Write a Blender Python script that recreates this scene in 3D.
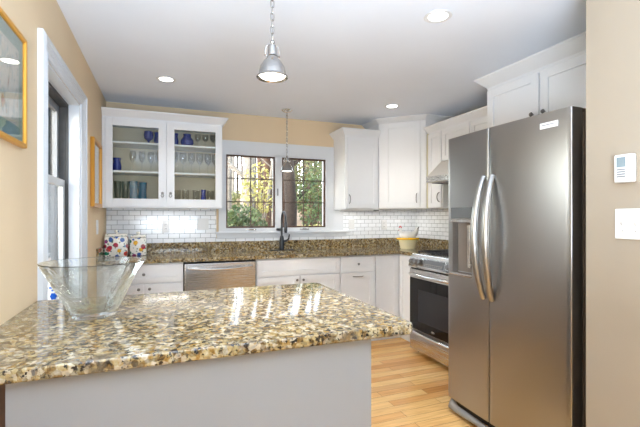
import bpy, bmesh, math, random
from mathutils import Matrix, Vector
random.seed(7)
C = bpy.context.scene.collection
for o in list(bpy.data.objects): bpy.data.objects.remove(o)

# ------------------------------------------------------------------ camera
YAW = 0.3732; F = 400.86
cam_d = bpy.data.cameras.new('camera'); cam = bpy.data.objects.new('camera', cam_d); C.objects.link(cam)
cam.location = (0, 0, 1.361)
cam.rotation_euler = (math.pi/2, 0, -YAW)
cam_d.sensor_width = 36; cam_d.sensor_fit = 'HORIZONTAL'; cam_d.lens = F/640*36
cam_d.shift_y = (216.92-213.5)/640
cam_d.clip_start = 0.02; cam_d.clip_end = 300
bpy.context.scene.camera = cam

# ------------------------------------------------------------------ world, sun, big lights, exposure
S = bpy.context.scene
S.view_settings.view_transform = 'Standard'; S.view_settings.look = 'None'
S.view_settings.gamma = 1; S.view_settings.use_curve_mapping = False
S.view_settings.exposure = 0.24
w = bpy.data.worlds.new('sky'); S.world = w; w.use_nodes = True
nt = w.node_tree; bg = nt.nodes['Background']
sky = nt.nodes.new('ShaderNodeTexSky'); sky.sky_type = 'NISHITA'; sky.sun_disc = False
sky.sun_elevation = math.radians(24); sky.sun_rotation = math.radians(250)
hs = nt.nodes.new('ShaderNodeHueSaturation'); hs.inputs['Saturation'].default_value = 0.45
nt.links.new(sky.outputs[0], hs.inputs['Color']); nt.links.new(hs.outputs[0], bg.inputs[0]); bg.inputs[1].default_value = 1.45

def lamp(name, kind, loc, energy, color=(1,1,1), size=None, size_y=None, to=None, **k):
    d = bpy.data.lights.new(name, kind); d.energy = energy; d.color = color
    if kind == 'AREA':
        d.size = size
        if size_y: d.shape = 'RECTANGLE'; d.size_y = size_y
    for a, b in k.items(): setattr(d, a, b)
    o = bpy.data.objects.new(name, d); C.objects.link(o); o.location = loc
    if to: o.rotation_euler = Vector(to).to_track_quat('-Z', 'Y').to_euler()
    return o
SUN_DIR = (1, .77, -.12)
lamp('sun', 'SUN', (-6, -3, 5), .8, (1, .93, .82), to=SUN_DIR, angle=math.radians(.8))
# added unseen fill lamp beside the camera, aimed up to brighten the ceiling
lamp('added_ceiling_fill_light', 'AREA', (.2, -.5, 1.2), 176, (.68, .83, 1), size=1.2, size_y=1.3, to=(0, .16, 1))

# ------------------------------------------------------------------ materials
M = {}
def mat(name, color=(.8,.8,.8), rough=.5, metal=0, spec=.5, **k):
    m = bpy.data.materials.new(name); m.use_nodes = True
    b = m.node_tree.nodes['Principled BSDF']
    b.inputs['Base Color'].default_value = (*color, 1); b.inputs['Roughness'].default_value = rough
    b.inputs['Metallic'].default_value = metal; b.inputs['Specular IOR Level'].default_value = spec
    for a, v in k.items(): b.inputs[a.replace('_', ' ')].default_value = v
    M[name] = m
    return m, m.node_tree, b
def srgb(r, g, b):
    return tuple(((c/255)/12.92 if c/255 <= .04045 else ((c/255+.055)/1.055)**2.4) for c in (r, g, b))
def N(t, kind, **k):
    n = t.nodes.new('ShaderNode'+kind)
    for a, v in k.items():
        if a in n.inputs: n.inputs[a].default_value = v
        else: setattr(n, a, v)
    return n
def ramp(t, stops, interp='LINEAR'):
    r = t.nodes.new('ShaderNodeValToRGB'); e = r.color_ramp; e.interpolation = interp
    while len(e.elements) < len(stops): e.elements.new(.5)
    for i, (p, c) in enumerate(stops):
        e.elements[i].position = p; e.elements[i].color = (*c, 1) if len(c) == 3 else c
    return r
def noisy(name, color, rough, amt=.04, scale=6, bump=0, bscale=200, metal=0, spec=.5):
    m, t, b = mat(name, color, rough, metal, spec)
    tc = N(t, 'TexCoord'); n = N(t, 'TexNoise', Scale=scale, Detail=4.0)
    t.links.new(tc.outputs['Object'], n.inputs['Vector'])
    c2 = tuple(max(0, c*(1-amt)) for c in color); c3 = tuple(min(1, c*(1+amt)) for c in color)
    r = ramp(t, [(.3, c2), (.7, c3)]); t.links.new(n.outputs['Fac'], r.inputs[0]); t.links.new(r.outputs[0], b.inputs['Base Color'])
    if bump:
        n2 = N(t, 'TexNoise', Scale=bscale, Detail=3.0); t.links.new(tc.outputs['Object'], n2.inputs['Vector'])
        bp = N(t, 'Bump', Strength=bump, Distance=.002); t.links.new(n2.outputs['Fac'], bp.inputs['Height']); t.links.new(bp.outputs[0], b.inputs['Normal'])
    return m
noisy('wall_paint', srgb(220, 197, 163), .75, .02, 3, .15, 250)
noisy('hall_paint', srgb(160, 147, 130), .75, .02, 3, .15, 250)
noisy('ceiling_paint', (.80, .84, .91), .9, .01, 3, .1, 200)
noisy('cabinet_white', (.77, .77, .78), .38, .01, 4)
noisy('trim_white', (.66, .68, .71), .35, .01, 4)
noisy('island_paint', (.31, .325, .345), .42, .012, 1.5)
noisy('dark_wood', srgb(74, 50, 38), .4, .15, 30)
noisy('bronze_frame', srgb(74, 46, 30), .45, .15, 30)
noisy('muntin_dark', srgb(62, 48, 38), .5, .1, 30)
noisy('grey_aluminium', srgb(128, 130, 134), .5, .05, 20)
noisy('dark_track', srgb(74, 72, 70), .6, .1, 20)
noisy('cab_interior', srgb(206, 194, 170), .6, .03, 10)
noisy('cream_edge', srgb(206, 198, 165), .5, .03, 10)
mat('black_iron', (.012, .013, .018), .42)
mat('matte_black', (.015, .02, .028), .35)
mat('black_glass', (.006, .006, .007), .05, 0, .3)
mat('dark_gap', (.02, .02, .02), .8)
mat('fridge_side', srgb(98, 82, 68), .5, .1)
mat('white_plastic', (.74, .74, .74), .3)
mat('grey_print', (.16, .17, .19), .5)
mat('lcd', srgb(104, 122, 132), .2)
mat('gold_frame', srgb(212, 152, 52), .35, .35)
mat('amber_frame', srgb(196, 138, 40), .3, .15)
mat('nickel', (.62, .60, .57), .24, 1)
mat('pewter', (.22, .21, .20), .3, 1)
mat('shade_nickel', (.40, .385, .37), .22, 1)
mat('silver_plate', (.75, .75, .74), .35)
mat('display_grey', (.16, .17, .18), .12)
mat('chrome', (.75, .74, .72), .12, 1)
mat('yellow_glaze', srgb(250, 196, 20), .2)
mat('cream_glaze', srgb(240, 228, 188), .25)
mat('white_glaze', (.86, .86, .85), .15)
mat('red_glaze', srgb(190, 40, 40), .25)
mat('blue_glaze', srgb(35, 95, 200), .2)
mat('steel_sink', (.5, .5, .5), .3, 1)
mat('recess_taupe', srgb(128, 116, 106), .4, .2)
mat('display_steel', srgb(118, 120, 120), .25, .4)
mat('tray_grey', srgb(150, 146, 140), .35, .3)
mat('siding_white', (.42, .44, .47), .6)
# brushed steel
def brushed(name, color, rough, vertical=False):
    m, t, b = mat(name, color, rough, 1)
    tc = N(t, 'TexCoord'); mp = N(t, 'Mapping'); mp.inputs['Scale'].default_value = (3, 3, 400) if not vertical else (400, 400, 3)
    n = N(t, 'TexNoise', Scale=1.0, Detail=3.0)
    t.links.new(tc.outputs['Object'], mp.inputs[0]); t.links.new(mp.outputs[0], n.inputs['Vector'])
    r = N(t, 'MapRange'); r.inputs[3].default_value = rough-.008; r.inputs[4].default_value = rough+.012
    t.links.new(n.outputs['Fac'], r.inputs[0]); t.links.new(r.outputs[0], b.inputs['Roughness'])
    return m
brushed('steel', (.375, .37, .37), .29)
brushed('steel_light', (.60, .575, .55), .27)
brushed('hood_steel', (.70, .66, .60), .38)
mat('handle_steel', (.42, .41, .39), .3, 1)
# glass
def thin_glass(name, tint, gloss=.06, alpha=1.0, rough=0.0):
    m = bpy.data.materials.new(name); m.use_nodes = True; t = m.node_tree; t.nodes.clear()
    o = N(t, 'OutputMaterial'); tr = N(t, 'BsdfTransparent'); tr.inputs[0].default_value = (*tint, 1)
    g = N(t, 'BsdfGlossy'); g.inputs['Roughness'].default_value = rough
    fr = N(t, 'LayerWeight'); pw = N(t, 'Math', operation='POWER'); pw.inputs[1].default_value = 4; t.links.new(fr.outputs['Facing'], pw.inputs[0])
    ad = N(t, 'Math', operation='MULTIPLY_ADD'); ad.inputs[1].default_value = alpha; ad.inputs[2].default_value = gloss+.035*alpha
    mx = N(t, 'MixShader'); t.links.new(pw.outputs[0], ad.inputs[0]); t.links.new(ad.outputs[0], mx.inputs[0])
    t.links.new(tr.outputs[0], mx.inputs[1]); t.links.new(g.outputs[0], mx.inputs[2]); t.links.new(mx.outputs[0], o.inputs[0])
    M[name] = m
thin_glass('pane', (.97, .98, .97), .0, .8)
thin_glass('cab_glass', (.96, .97, .96), .005, .35)
thin_glass('clear_glassware', (.985, .99, .985), .05, .8, .03)
thin_glass('green_glassware', (.84, .90, .86), .06, .8, .05)
thin_glass('picture_glass', (.98, .98, .98), .04, 1.0, .02)
mat('blue_glassware', srgb(30, 46, 128), .12, 0, .7)
mat('teal_glassware', srgb(20, 90, 120), .12, 0, .7)
# wavy bowl glass
m, t, b = mat('bowl_glass', (.93, .985, .975), .0); b.inputs['Transmission Weight'].default_value = 1; b.inputs['IOR'].default_value = 1.45
tc = N(t, 'TexCoord'); n = N(t, 'TexNoise', Scale=11.0, Detail=2.0, Distortion=1.6); t.links.new(tc.outputs['Object'], n.inputs['Vector'])
bp = N(t, 'Bump', Strength=.35, Distance=.008); t.links.new(n.outputs['Fac'], bp.inputs['Height']); t.links.new(bp.outputs[0], b.inputs['Normal'])
trn = N(t, 'BsdfTransparent'); trn.inputs[0].default_value = (.975, .99, .985, 1); mx = N(t, 'MixShader'); 
lw = N(t, 'LayerWeight'); t.links.new(bp.outputs[0], lw.inputs['Normal']); ma = N(t, 'Math', operation='MULTIPLY_ADD'); ma.inputs[1].default_value = -1.5; ma.inputs[2].default_value = .97; ma.use_clamp = True
pw = N(t, 'Math', operation='POWER'); pw.inputs[1].default_value = 1.6; t.links.new(lw.outputs['Facing'], pw.inputs[0]); t.links.new(pw.outputs[0], ma.inputs[0]); t.links.new(ma.outputs[0], mx.inputs[0])
out = t.nodes['Material Output']; t.links.new(b.outputs[0], mx.inputs[1]); t.links.new(trn.outputs[0], mx.inputs[2]); t.links.new(mx.outputs[0], out.inputs[0])

def emit(name, color, s):
    m = bpy.data.materials.new(name); m.use_nodes = True; t = m.node_tree; t.nodes.clear()
    o = N(t, 'OutputMaterial'); e = N(t, 'Emission'); e.inputs[0].default_value = (*color, 1); e.inputs[1].default_value = s
    t.links.new(e.outputs[0], o.inputs[0]); M[name] = m
emit('lamp_white', (1, .98, .93), 9)
emit('bulb', (1, .96, .88), 7)

# granite
def granite(name, light=1.0):
    m, t, b = mat(name, (.5, .4, .3), .08, 0, .7)
    tc = N(t, 'TexCoord'); L = t.links.new
    mp = N(t, 'Mapping'); mp.inputs['Scale'].default_value = (1, 1, 1); mp.inputs['Rotation'].default_value = (0, 0, .3); L(tc.outputs['Object'], mp.inputs[0])
    n0 = N(t, 'TexNoise', Scale=9.0, Detail=3.0); L(mp.outputs[0], n0.inputs['Vector'])
    sc = N(t, 'VectorMath', operation='SCALE'); sc.inputs['Scale'].default_value = .05; L(n0.outputs['Color'], sc.inputs[0])
    ad = N(t, 'VectorMath', operation='ADD'); L(mp.outputs[0], ad.inputs[0]); L(sc.outputs[0], ad.inputs[1])
    v = N(t, 'TexVoronoi', Scale=66.0); L(ad.outputs[0], v.inputs['Vector'])
    sx = N(t, 'SeparateColor'); L(v.outputs['Color'], sx.inputs[0])
    dk = srgb(40, 38, 38); br = srgb(88, 72, 48); gold = srgb(160, 122, 58); tan = srgb(186, 170, 128); cr = srgb(218, 210, 192); gr = srgb(138, 138, 136)
    r = ramp(t, [(0, dk), (.17, br), (.31, gold), (.45, tan), (.62, cr), (.82, gr), (.90, tan)], 'CONSTANT'); L(sx.outputs[0], r.inputs[0])
    n1 = N(t, 'TexNoise', Scale=44.0, Detail=5.0, Roughness=.65); L(mp.outputs[0], n1.inputs['Vector'])
    r1 = ramp(t, [(.30, dk), (.40, br), (.47, gold), (.56, tan), (.68, cr)]); L(n1.outputs['Fac'], r1.inputs[0])
    mx = N(t, 'Mix', data_type='RGBA'); mx.inputs[0].default_value = .52; L(r.outputs[0], mx.inputs[6]); L(r1.outputs[0], mx.inputs[7])
    n2 = N(t, 'TexNoise', Scale=75.0, Detail=3.0, Roughness=.7); L(mp.outputs[0], n2.inputs['Vector'])
    r2 = ramp(t, [(.40, (0, 0, 0)), (.45, (1, 1, 1))]); L(n2.outputs['Fac'], r2.inputs[0])
    m2 = N(t, 'Mix', data_type='RGBA'); L(r2.outputs[0], m2.inputs[0]); m2.inputs[6].default_value = (*dk, 1); L(mx.outputs[2], m2.inputs[7])
    n3 = N(t, 'TexNoise', Scale=13.0, Detail=4.0, Roughness=.6); L(mp.outputs[0], n3.inputs['Vector'])
    r3 = ramp(t, [(.56, (0, 0, 0)), (.66, (.8, .8, .8))]); L(n3.outputs['Fac'], r3.inputs[0])
    m3 = N(t, 'Mix', data_type='RGBA'); L(r3.outputs[0], m3.inputs[0]); L(m2.outputs[2], m3.inputs[6]); m3.inputs[7].default_value = (*srgb(120, 108, 88), 1)
    hv = N(t, 'HueSaturation', Value=light); L(m3.outputs[2], hv.inputs['Color'])
    L(hv.outputs[0], b.inputs['Base Color'])
granite('granite', .80)

# oak floor, planks along x
m, t, b = mat('oak_floor', (.6, .4, .2), .22, 0, .5)
L = t.links.new; tc = N(t, 'TexCoord')
bk = N(t, 'TexBrick'); bk.offset = .37; bk.offset_frequency = 2
for a, v in (('Scale', 1.0), ('Mortar Size', .0012), ('Brick Width', .95), ('Row Height', .083), ('Bias', 0.0)): bk.inputs[a].default_value = v
bk.inputs['Color1'].default_value = (0, 0, 0, 1); bk.inputs['Color2'].default_value = (1, 1, 1, 1); bk.inputs['Mortar'].default_value = (.5, .5, .5, 1)
L(tc.outputs['Object'], bk.inputs['Vector'])
r = ramp(t, [(0, srgb(222, 162, 94)), (.35, srgb(236, 182, 112)), (.7, srgb(244, 198, 130)), (1, srgb(200, 136, 70))]); L(bk.outputs['Color'], r.inputs[0])
mp = N(t, 'Mapping'); mp.inputs['Scale'].default_value = (3, 40, 1); L(tc.outputs['Object'], mp.inputs[0])
n = N(t, 'TexNoise', Scale=1.5, Detail=5.0, Distortion=.6); L(mp.outputs[0], n.inputs['Vector'])
r2 = ramp(t, [(.3, (.78, .74, .68)), (.65, (1, 1, 1))]); L(n.outputs['Fac'], r2.inputs[0])
mx = N(t, 'Mix', data_type='RGBA', blend_type='MULTIPLY'); mx.inputs[0].default_value = 1; L(r.outputs[0], mx.inputs[6]); L(r2.outputs[0], mx.inputs[7])
mm = N(t, 'Mix', data_type='RGBA'); L(bk.outputs['Fac'], mm.inputs[0]); L(mx.outputs[2], mm.inputs[6]); mm.inputs[7].default_value = (*srgb(110, 68, 34), 1)
L(mm.outputs[2], b.inputs['Base Color'])

# subway tile; axis 'x' wall runs along x (uses x,z), 'y' uses y,z
def tile(name, axis):
    m, t, b = mat(name, (.85, .86, .87), .12)
    L = t.links.new; tc = N(t, 'TexCoord'); sp = N(t, 'SeparateXYZ'); cb = N(t, 'CombineXYZ'); L(tc.outputs['Object'], sp.inputs[0])
    L(sp.outputs[0 if axis == 'x' else 1], cb.inputs[0]); L(sp.outputs[2], cb.inputs[1])
    bk = N(t, 'TexBrick'); bk.offset = .5
    for a, v in (('Scale', 1.0), ('Mortar Size', .0022), ('Brick Width', .105), ('Row Height', .0475), ('Mortar Smooth', .3)): bk.inputs[a].default_value = v
    bk.inputs['Color1'].default_value = (.84, .86, .89, 1); bk.inputs['Color2'].default_value = (.90, .92, .95, 1); bk.inputs['Mortar'].default_value = (.26, .27, .29, 1)
    L(cb.outputs[0], bk.inputs['Vector']); L(bk.outputs['Color'], b.inputs['Base Color'])
    bp = N(t, 'Bump', Strength=.4, Distance=.002, invert=True); L(bk.outputs['Fac'], bp.inputs['Height']); L(bp.outputs[0], b.inputs['Normal'])
tile('tile_x', 'x'); tile('tile_y', 'y')

# floral glaze for the canisters
m, t, b = mat('floral_glaze', (.9, .89, .86), .2)
L = t.links.new; tc = N(t, 'TexCoord')
base = srgb(244, 240, 230); prev = None
nz = N(t, 'TexNoise', Scale=40.0); L(tc.outputs['Object'], nz.inputs['Vector'])
sc = N(t, 'VectorMath', operation='SCALE'); sc.inputs['Scale'].default_value = .012; L(nz.outputs['Color'], sc.inputs[0])
av = N(t, 'VectorMath', operation='ADD'); L(tc.outputs['Object'], av.inputs[0]); L(sc.outputs[0], av.inputs[1])
v1 = N(t, 'TexVoronoi', Scale=21.0); L(av.outputs[0], v1.inputs['Vector'])
s1 = N(t, 'SeparateColor'); L(v1.outputs['Color'], s1.inputs[0])
rc = ramp(t, [(0, srgb(176, 30, 62)), (.2, srgb(60, 96, 170)), (.38, srgb(160, 60, 130)), (.52, srgb(30, 120, 90)), (.64, srgb(226, 170, 40)), (.76, srgb(110, 150, 190)), (.88, srgb(206, 60, 50))], 'CONSTANT'); L(s1.outputs[0], rc.inputs[0])
lt = N(t, 'Math', operation='LESS_THAN'); lt.inputs[1].default_value = .43; L(v1.outputs['Distance'], lt.inputs[0])
mx = N(t, 'Mix', data_type='RGBA'); L(lt.outputs[0], mx.inputs[0]); mx.inputs[6].default_value = (*base, 1); L(rc.outputs[0], mx.inputs[7])
v2 = N(t, 'TexVoronoi', Scale=48.0); L(av.outputs[0], v2.inputs['Vector'])
l2 = N(t, 'Math', operation='LESS_THAN'); l2.inputs[1].default_value = .30; L(v2.outputs['Distance'], l2.inputs[0])
m2 = N(t, 'Mix', data_type='RGBA'); L(l2.outputs[0], m2.inputs[0]); L(mx.outputs[2], m2.inputs[6]); m2.inputs[7].default_value = (*srgb(50, 96, 90), 1)
L(m2.outputs[2], b.inputs['Base Color'])
# lid: sparse version
m, t, b = mat('lid_glaze', (.9, .89, .86), .2)
L = t.links.new; tc = N(t, 'TexCoord'); v = N(t, 'TexVoronoi', Scale=34.0); L(tc.outputs['Object'], v.inputs['Vector'])
sx = N(t, 'SeparateColor'); L(v.outputs['Color'], sx.inputs[0]); rc = ramp(t, [(0, srgb(190, 60, 80)), (.33, srgb(80, 110, 160)), (.66, srgb(60, 120, 90))], 'CONSTANT'); L(sx.outputs[0], rc.inputs[0])
lt = N(t, 'Math', operation='LESS_THAN'); lt.inputs[1].default_value = .25; L(v.outputs['Distance'], lt.inputs[0])
mx = N(t, 'Mix', data_type='RGBA'); L(lt.outputs[0], mx.inputs[0]); mx.inputs[6].default_value = (*base, 1); L(rc.outputs[0], mx.inputs[7]); L(mx.outputs[2], b.inputs['Base Color'])
# generic painted picture (soft coastal blotches)
m, t, b = mat('watercolour', (.8, .8, .8), .6)
L = t.links.new; tc = N(t, 'TexCoord'); mp = N(t, 'Mapping'); mp.inputs['Scale'].default_value = (1, 14, 7); L(tc.outputs['Object'], mp.inputs[0])
n = N(t, 'TexNoise', Scale=1.6, Detail=4.0, Distortion=1.0); L(mp.outputs[0], n.inputs['Vector'])
r = ramp(t, [(.25, srgb(176, 198, 194)), (.38, srgb(200, 212, 206)), (.46, srgb(240, 236, 226)), (.57, srgb(236, 230, 214)), (.62, srgb(150, 180, 185)), (.66, srgb(226, 200, 160)), (.72, srgb(180, 110, 80))]); L(n.outputs['Fac'], r.inputs[0]); L(r.outputs[0], b.inputs['Base Color'])
mat('mat_green', srgb(150, 182, 172), .7); mat('mat_white', srgb(228, 226, 216), .7)
mat('print_pale', srgb(205, 200, 195), .6)
# outdoors
noisy('leaf_litter', srgb(128, 106, 82), .9, .35, 3)
noisy('bark', srgb(48, 38, 32), .9, .35, 14, .6, 40)
noisy('bark_pale', srgb(112, 106, 98), .9, .25, 10, .6, 40)
noisy('bark_brown', srgb(66, 46, 34), .9, .3, 12, .6, 40)
def leaf(name, c1, c2):
    m, t, b = mat(name, c1, .5); L = t.links.new; tc = N(t, 'TexCoord'); n = N(t, 'TexNoise', Scale=5.0, Detail=3.0); L(tc.outputs['Object'], n.inputs['Vector'])
    r = ramp(t, [(.35, c1), (.65, c2)]); L(n.outputs['Fac'], r.inputs[0]); L(r.outputs[0], b.inputs['Base Color'])
    tl = N(t, 'BsdfTranslucent'); L(r.outputs[0], tl.inputs[0]); mx = N(t, 'MixShader'); mx.inputs[0].default_value = .4
    out = t.nodes['Material Output']; L(b.outputs[0], mx.inputs[1]); L(tl.outputs[0], mx.inputs[2]); L(mx.outputs[0], out.inputs[0])
leaf('leaf_green', srgb(50, 70, 46), srgb(96, 112, 72)); leaf('leaf_yellow', srgb(138, 136, 72), srgb(176, 168, 104)); leaf('leaf_olive', srgb(80, 86, 52), srgb(128, 128, 84))

leaf('leaf_dark', srgb(30, 38, 44), srgb(60, 70, 78)); leaf('twig', srgb(92, 78, 62), srgb(140, 124, 100))
# ------------------------------------------------------------------ mesh builder
def frame(o, U):
    U = Vector(U).normalized(); Nn = U.cross(Vector((0, 0, 1)))
    m = Matrix.Identity(4)
    for i in range(3): m[i][0] = U[i]; m[i][1] = Nn[i]; m[i][2] = (0, 0, 1)[i]; m[i][3] = o[i]
    return m
class B:
    def __init__(s, m=None): s.bm = bmesh.new(); s.m = m or Matrix.Identity(4)
    def _x(s, vs): 
        for v in vs: v.co = s.m @ v.co
    def box(s, x0, x1, y0, y1, z0, z1, bev=0):
        r = bmesh.ops.create_cube(s.bm, size=1); vs = r['verts']
        for v in vs: v.co = Vector(((x0+x1)/2+v.co.x*(x1-x0), (y0+y1)/2+v.co.y*(y1-y0), (z0+z1)/2+v.co.z*(z1-z0)))
        if bev:
            es = list({e for v in vs for e in v.link_edges})
            r = bmesh.ops.bevel(s.bm, geom=es, offset=bev, segments=2, affect='EDGES', profile=.5)
            vs = list(set(r['verts']) | {v for v in vs if v.is_valid})
            vs = list({v for f in r['faces'] for v in f.verts} | {v for v in vs if v.is_valid})
        s._x(vs); return s
    def poly(s, pts, a0, a1, axis='z'):
        """extrude a 2-D outline between a0 and a1 along axis (outline in the other two axes)"""
        mk = {'z': lambda p, a: (p[0], p[1], a), 'x': lambda p, a: (a, p[0], p[1]), 'y': lambda p, a: (p[0], a, p[1])}[axis]
        A = [s.bm.verts.new(s.m @ Vector(mk(p, a0))) for p in pts]; Bv = [s.bm.verts.new(s.m @ Vector(mk(p, a1))) for p in pts]
        n = len(pts); s.bm.faces.new(A); s.bm.faces.new(Bv[::-1])
        for i in range(n): s.bm.faces.new((A[i], Bv[i], Bv[(i+1) % n], A[(i+1) % n]))
        return s
    def lathe(s, prof, c, seg=24, axis=(0, 0, 1), sx=1, sy=1):
        q = Vector((0, 0, 1)).rotation_difference(Vector(axis)).to_matrix()
        rings = []
        for r, z in prof:
            if r < 1e-6: rings.append([s.bm.verts.new(s.m @ (Vector(c)+q @ Vector((0, 0, z))))])
            else: rings.append([s.bm.verts.new(s.m @ (Vector(c)+q @ Vector((r*sx*math.cos(2*math.pi*k/seg), r*sy*math.sin(2*math.pi*k/seg), z)))) for k in range(seg)])
        for a, b in zip(rings, rings[1:]):
            for k in range(seg):
                k2 = (k+1) % seg
                if len(a) == 1 and len(b) == 1: continue
                if len(a) == 1: s.bm.faces.new((a[0], b[k], b[k2]))
                elif len(b) == 1: s.bm.faces.new((a[k], b[0], a[k2]))
                else: s.bm.faces.new((a[k], b[k], b[k2], a[k2]))
        return s
    def cyl(s, p0, p1, r, seg=14, r1=None):
        p0 = Vector(p0); p1 = Vector(p1); d = p1-p0; l = d.length
        return s.lathe([(0, 0), (r, 0), (r1 if r1 is not None else r, l), (0, l)], p0, seg, d.normalized())
    def tube(s, pts, r, seg=10, rv=None, closed=False):
        pts = [Vector(p) for p in pts]; n = len(pts); rings = []; up = None
        for i, p in enumerate(pts):
            if closed: d = (pts[(i+1) % n]-pts[i-1]).normalized()
            else: d = (pts[min(i+1, n-1)]-pts[max(i-1, 0)]).normalized()
            if up is None: up = d.orthogonal().normalized()
            up = (up-d*up.dot(d)).normalized(); v = d.cross(up)
            rr = rv[i] if rv else r; ra, rb = rr if isinstance(rr, tuple) else (rr, rr)
            rings.append([s.bm.verts.new(s.m @ (p+up*ra*math.cos(2*math.pi*k/seg)+v*rb*math.sin(2*math.pi*k/seg))) for k in range(seg)])
        pr = list(zip(rings, rings[1:])) + ([(rings[-1], rings[0])] if closed else [])
        for a, b in pr:
            for k in range(seg): s.bm.faces.new((a[k], b[k], b[(k+1) % seg], a[(k+1) % seg]))
        if not closed: s.bm.faces.new(rings[0][::-1]); s.bm.faces.new(rings[-1])
        return s
    def quadpatch(s, rows):
        V = [[s.bm.verts.new(s.m @ Vector(p)) for p in r] for r in rows]
        for a, b in zip(V, V[1:]):
            for i in range(len(a)-1): s.bm.faces.new((a[i], a[i+1], b[i+1], b[i]))
        return s
    def build(s, name, material, parent=None, smooth=False, label=None, recalc=True):
        if recalc: bmesh.ops.recalc_face_normals(s.bm, faces=s.bm.faces)
        me = bpy.data.meshes.new(name); o = bpy.data.objects.new(name, me); C.objects.link(o)
        off = Vector((0, 0, 0))
        if parent is not None:
            off = rootloc(parent); o.parent = parent
        if off.length: bmesh.ops.translate(s.bm, verts=s.bm.verts, vec=-off)
        s.bm.to_mesh(me); s.bm.free(); me.materials.append(M[material])
        if smooth:
            for p in me.polygons: p.use_smooth = True
            try: me.set_sharp_from_angle(angle=math.radians(smooth if smooth is not True else 40))
            except Exception: pass
        if label: o['label'] = label
        return o
def rootloc(o):
    v = Vector((0, 0, 0))
    while o is not None: v += o.location; o = o.parent
    return v
def thing(name, label, cat, loc=(0, 0, 0), group=None):
    o = bpy.data.objects.new(name, None); C.objects.link(o); o.location = loc; o.empty_display_size = .05
    o['label'] = label; o['category'] = cat
    if group: o['group'] = group
    return o
def tag(o, label, cat, group=None):
    o['label'] = label; o['category'] = cat
    if group: o['group'] = group
    return o
def struct(o): o['kind'] = 'structure'; return o

# ------------------------------------------------------------------ dimensions
XL, XR, YB, H = -.517, 3.05, 4.405, 2.488
CT = .992; CTH = .034; YR = -3.1
XW, YW = 1.85, 1.298            # hall wall face and its end

# ------------------------------------------------------------------ shell
struct(B().box(XL-.3, XR+.2, YR-.1, YB+.15, -.06, 0).build('floor', 'oak_floor'))
struct(B().box(XL-.3, XR+.2, YR-.1, YB+.15, H, H+.14).build('ceiling', 'ceiling_paint'))
# left wall around its window opening (y 2.227..3.07, z .70..2.11)
b = B(); T = .16
b.box(XL-T, XL, YR-.1, 2.227, 0, H); b.box(XL-T, XL, 3.07, YB+.12, 0, H); b.box(XL-T, XL, 2.227, 3.07, 0, .70); b.box(XL-T, XL, 2.227, 3.07, 2.11, H)
struct(b.build('wall_left', 'wall_paint'))
# back wall with two openings
WZ0, WZ1 = 1.232, 2.045; W1 = (.624, 1.184); W2 = (1.248, 1.799)
b = B(); Y0, Y1 = YB, YB+.12
b.box(XL-.02, W1[0], Y0, Y1, 0, H); b.box(W1[1], W2[0], Y0, Y1, 0, H); b.box(W2[1], XR+.1, Y0, Y1, 0, H)
for wx in (W1, W2): b.box(wx[0], wx[1], Y0, Y1, 0, WZ0); b.box(wx[0], wx[1], Y0, Y1, WZ1, H)
struct(b.build('wall_back', 'wall_paint'))
struct(B().box(XR, XR+.12, YW, YB+.1, 0, H).build('wall_right', 'wall_paint'))
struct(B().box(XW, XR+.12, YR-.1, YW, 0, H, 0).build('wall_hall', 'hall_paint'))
struct(B().box(XL-.1, XW+.05, YR-.12, YR, 0, H).build('wall_rear', 'wall_paint'))
# tile backsplash slabs
struct(B().box(XL+.002, .53, YB-.009, YB, 1.09, 1.46).box(2.02, XR-.009, YB-.009, YB, 1.09, 1.46).box(.53, 2.02, YB-.0085, YB, 1.09, 1.13).build('trim_1', 'tile_x'))
struct(B().box(XR-.009, XR, 2.40, YB-.009, 1.0, 1.95).build('trim_2', 'tile_y'))
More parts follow.
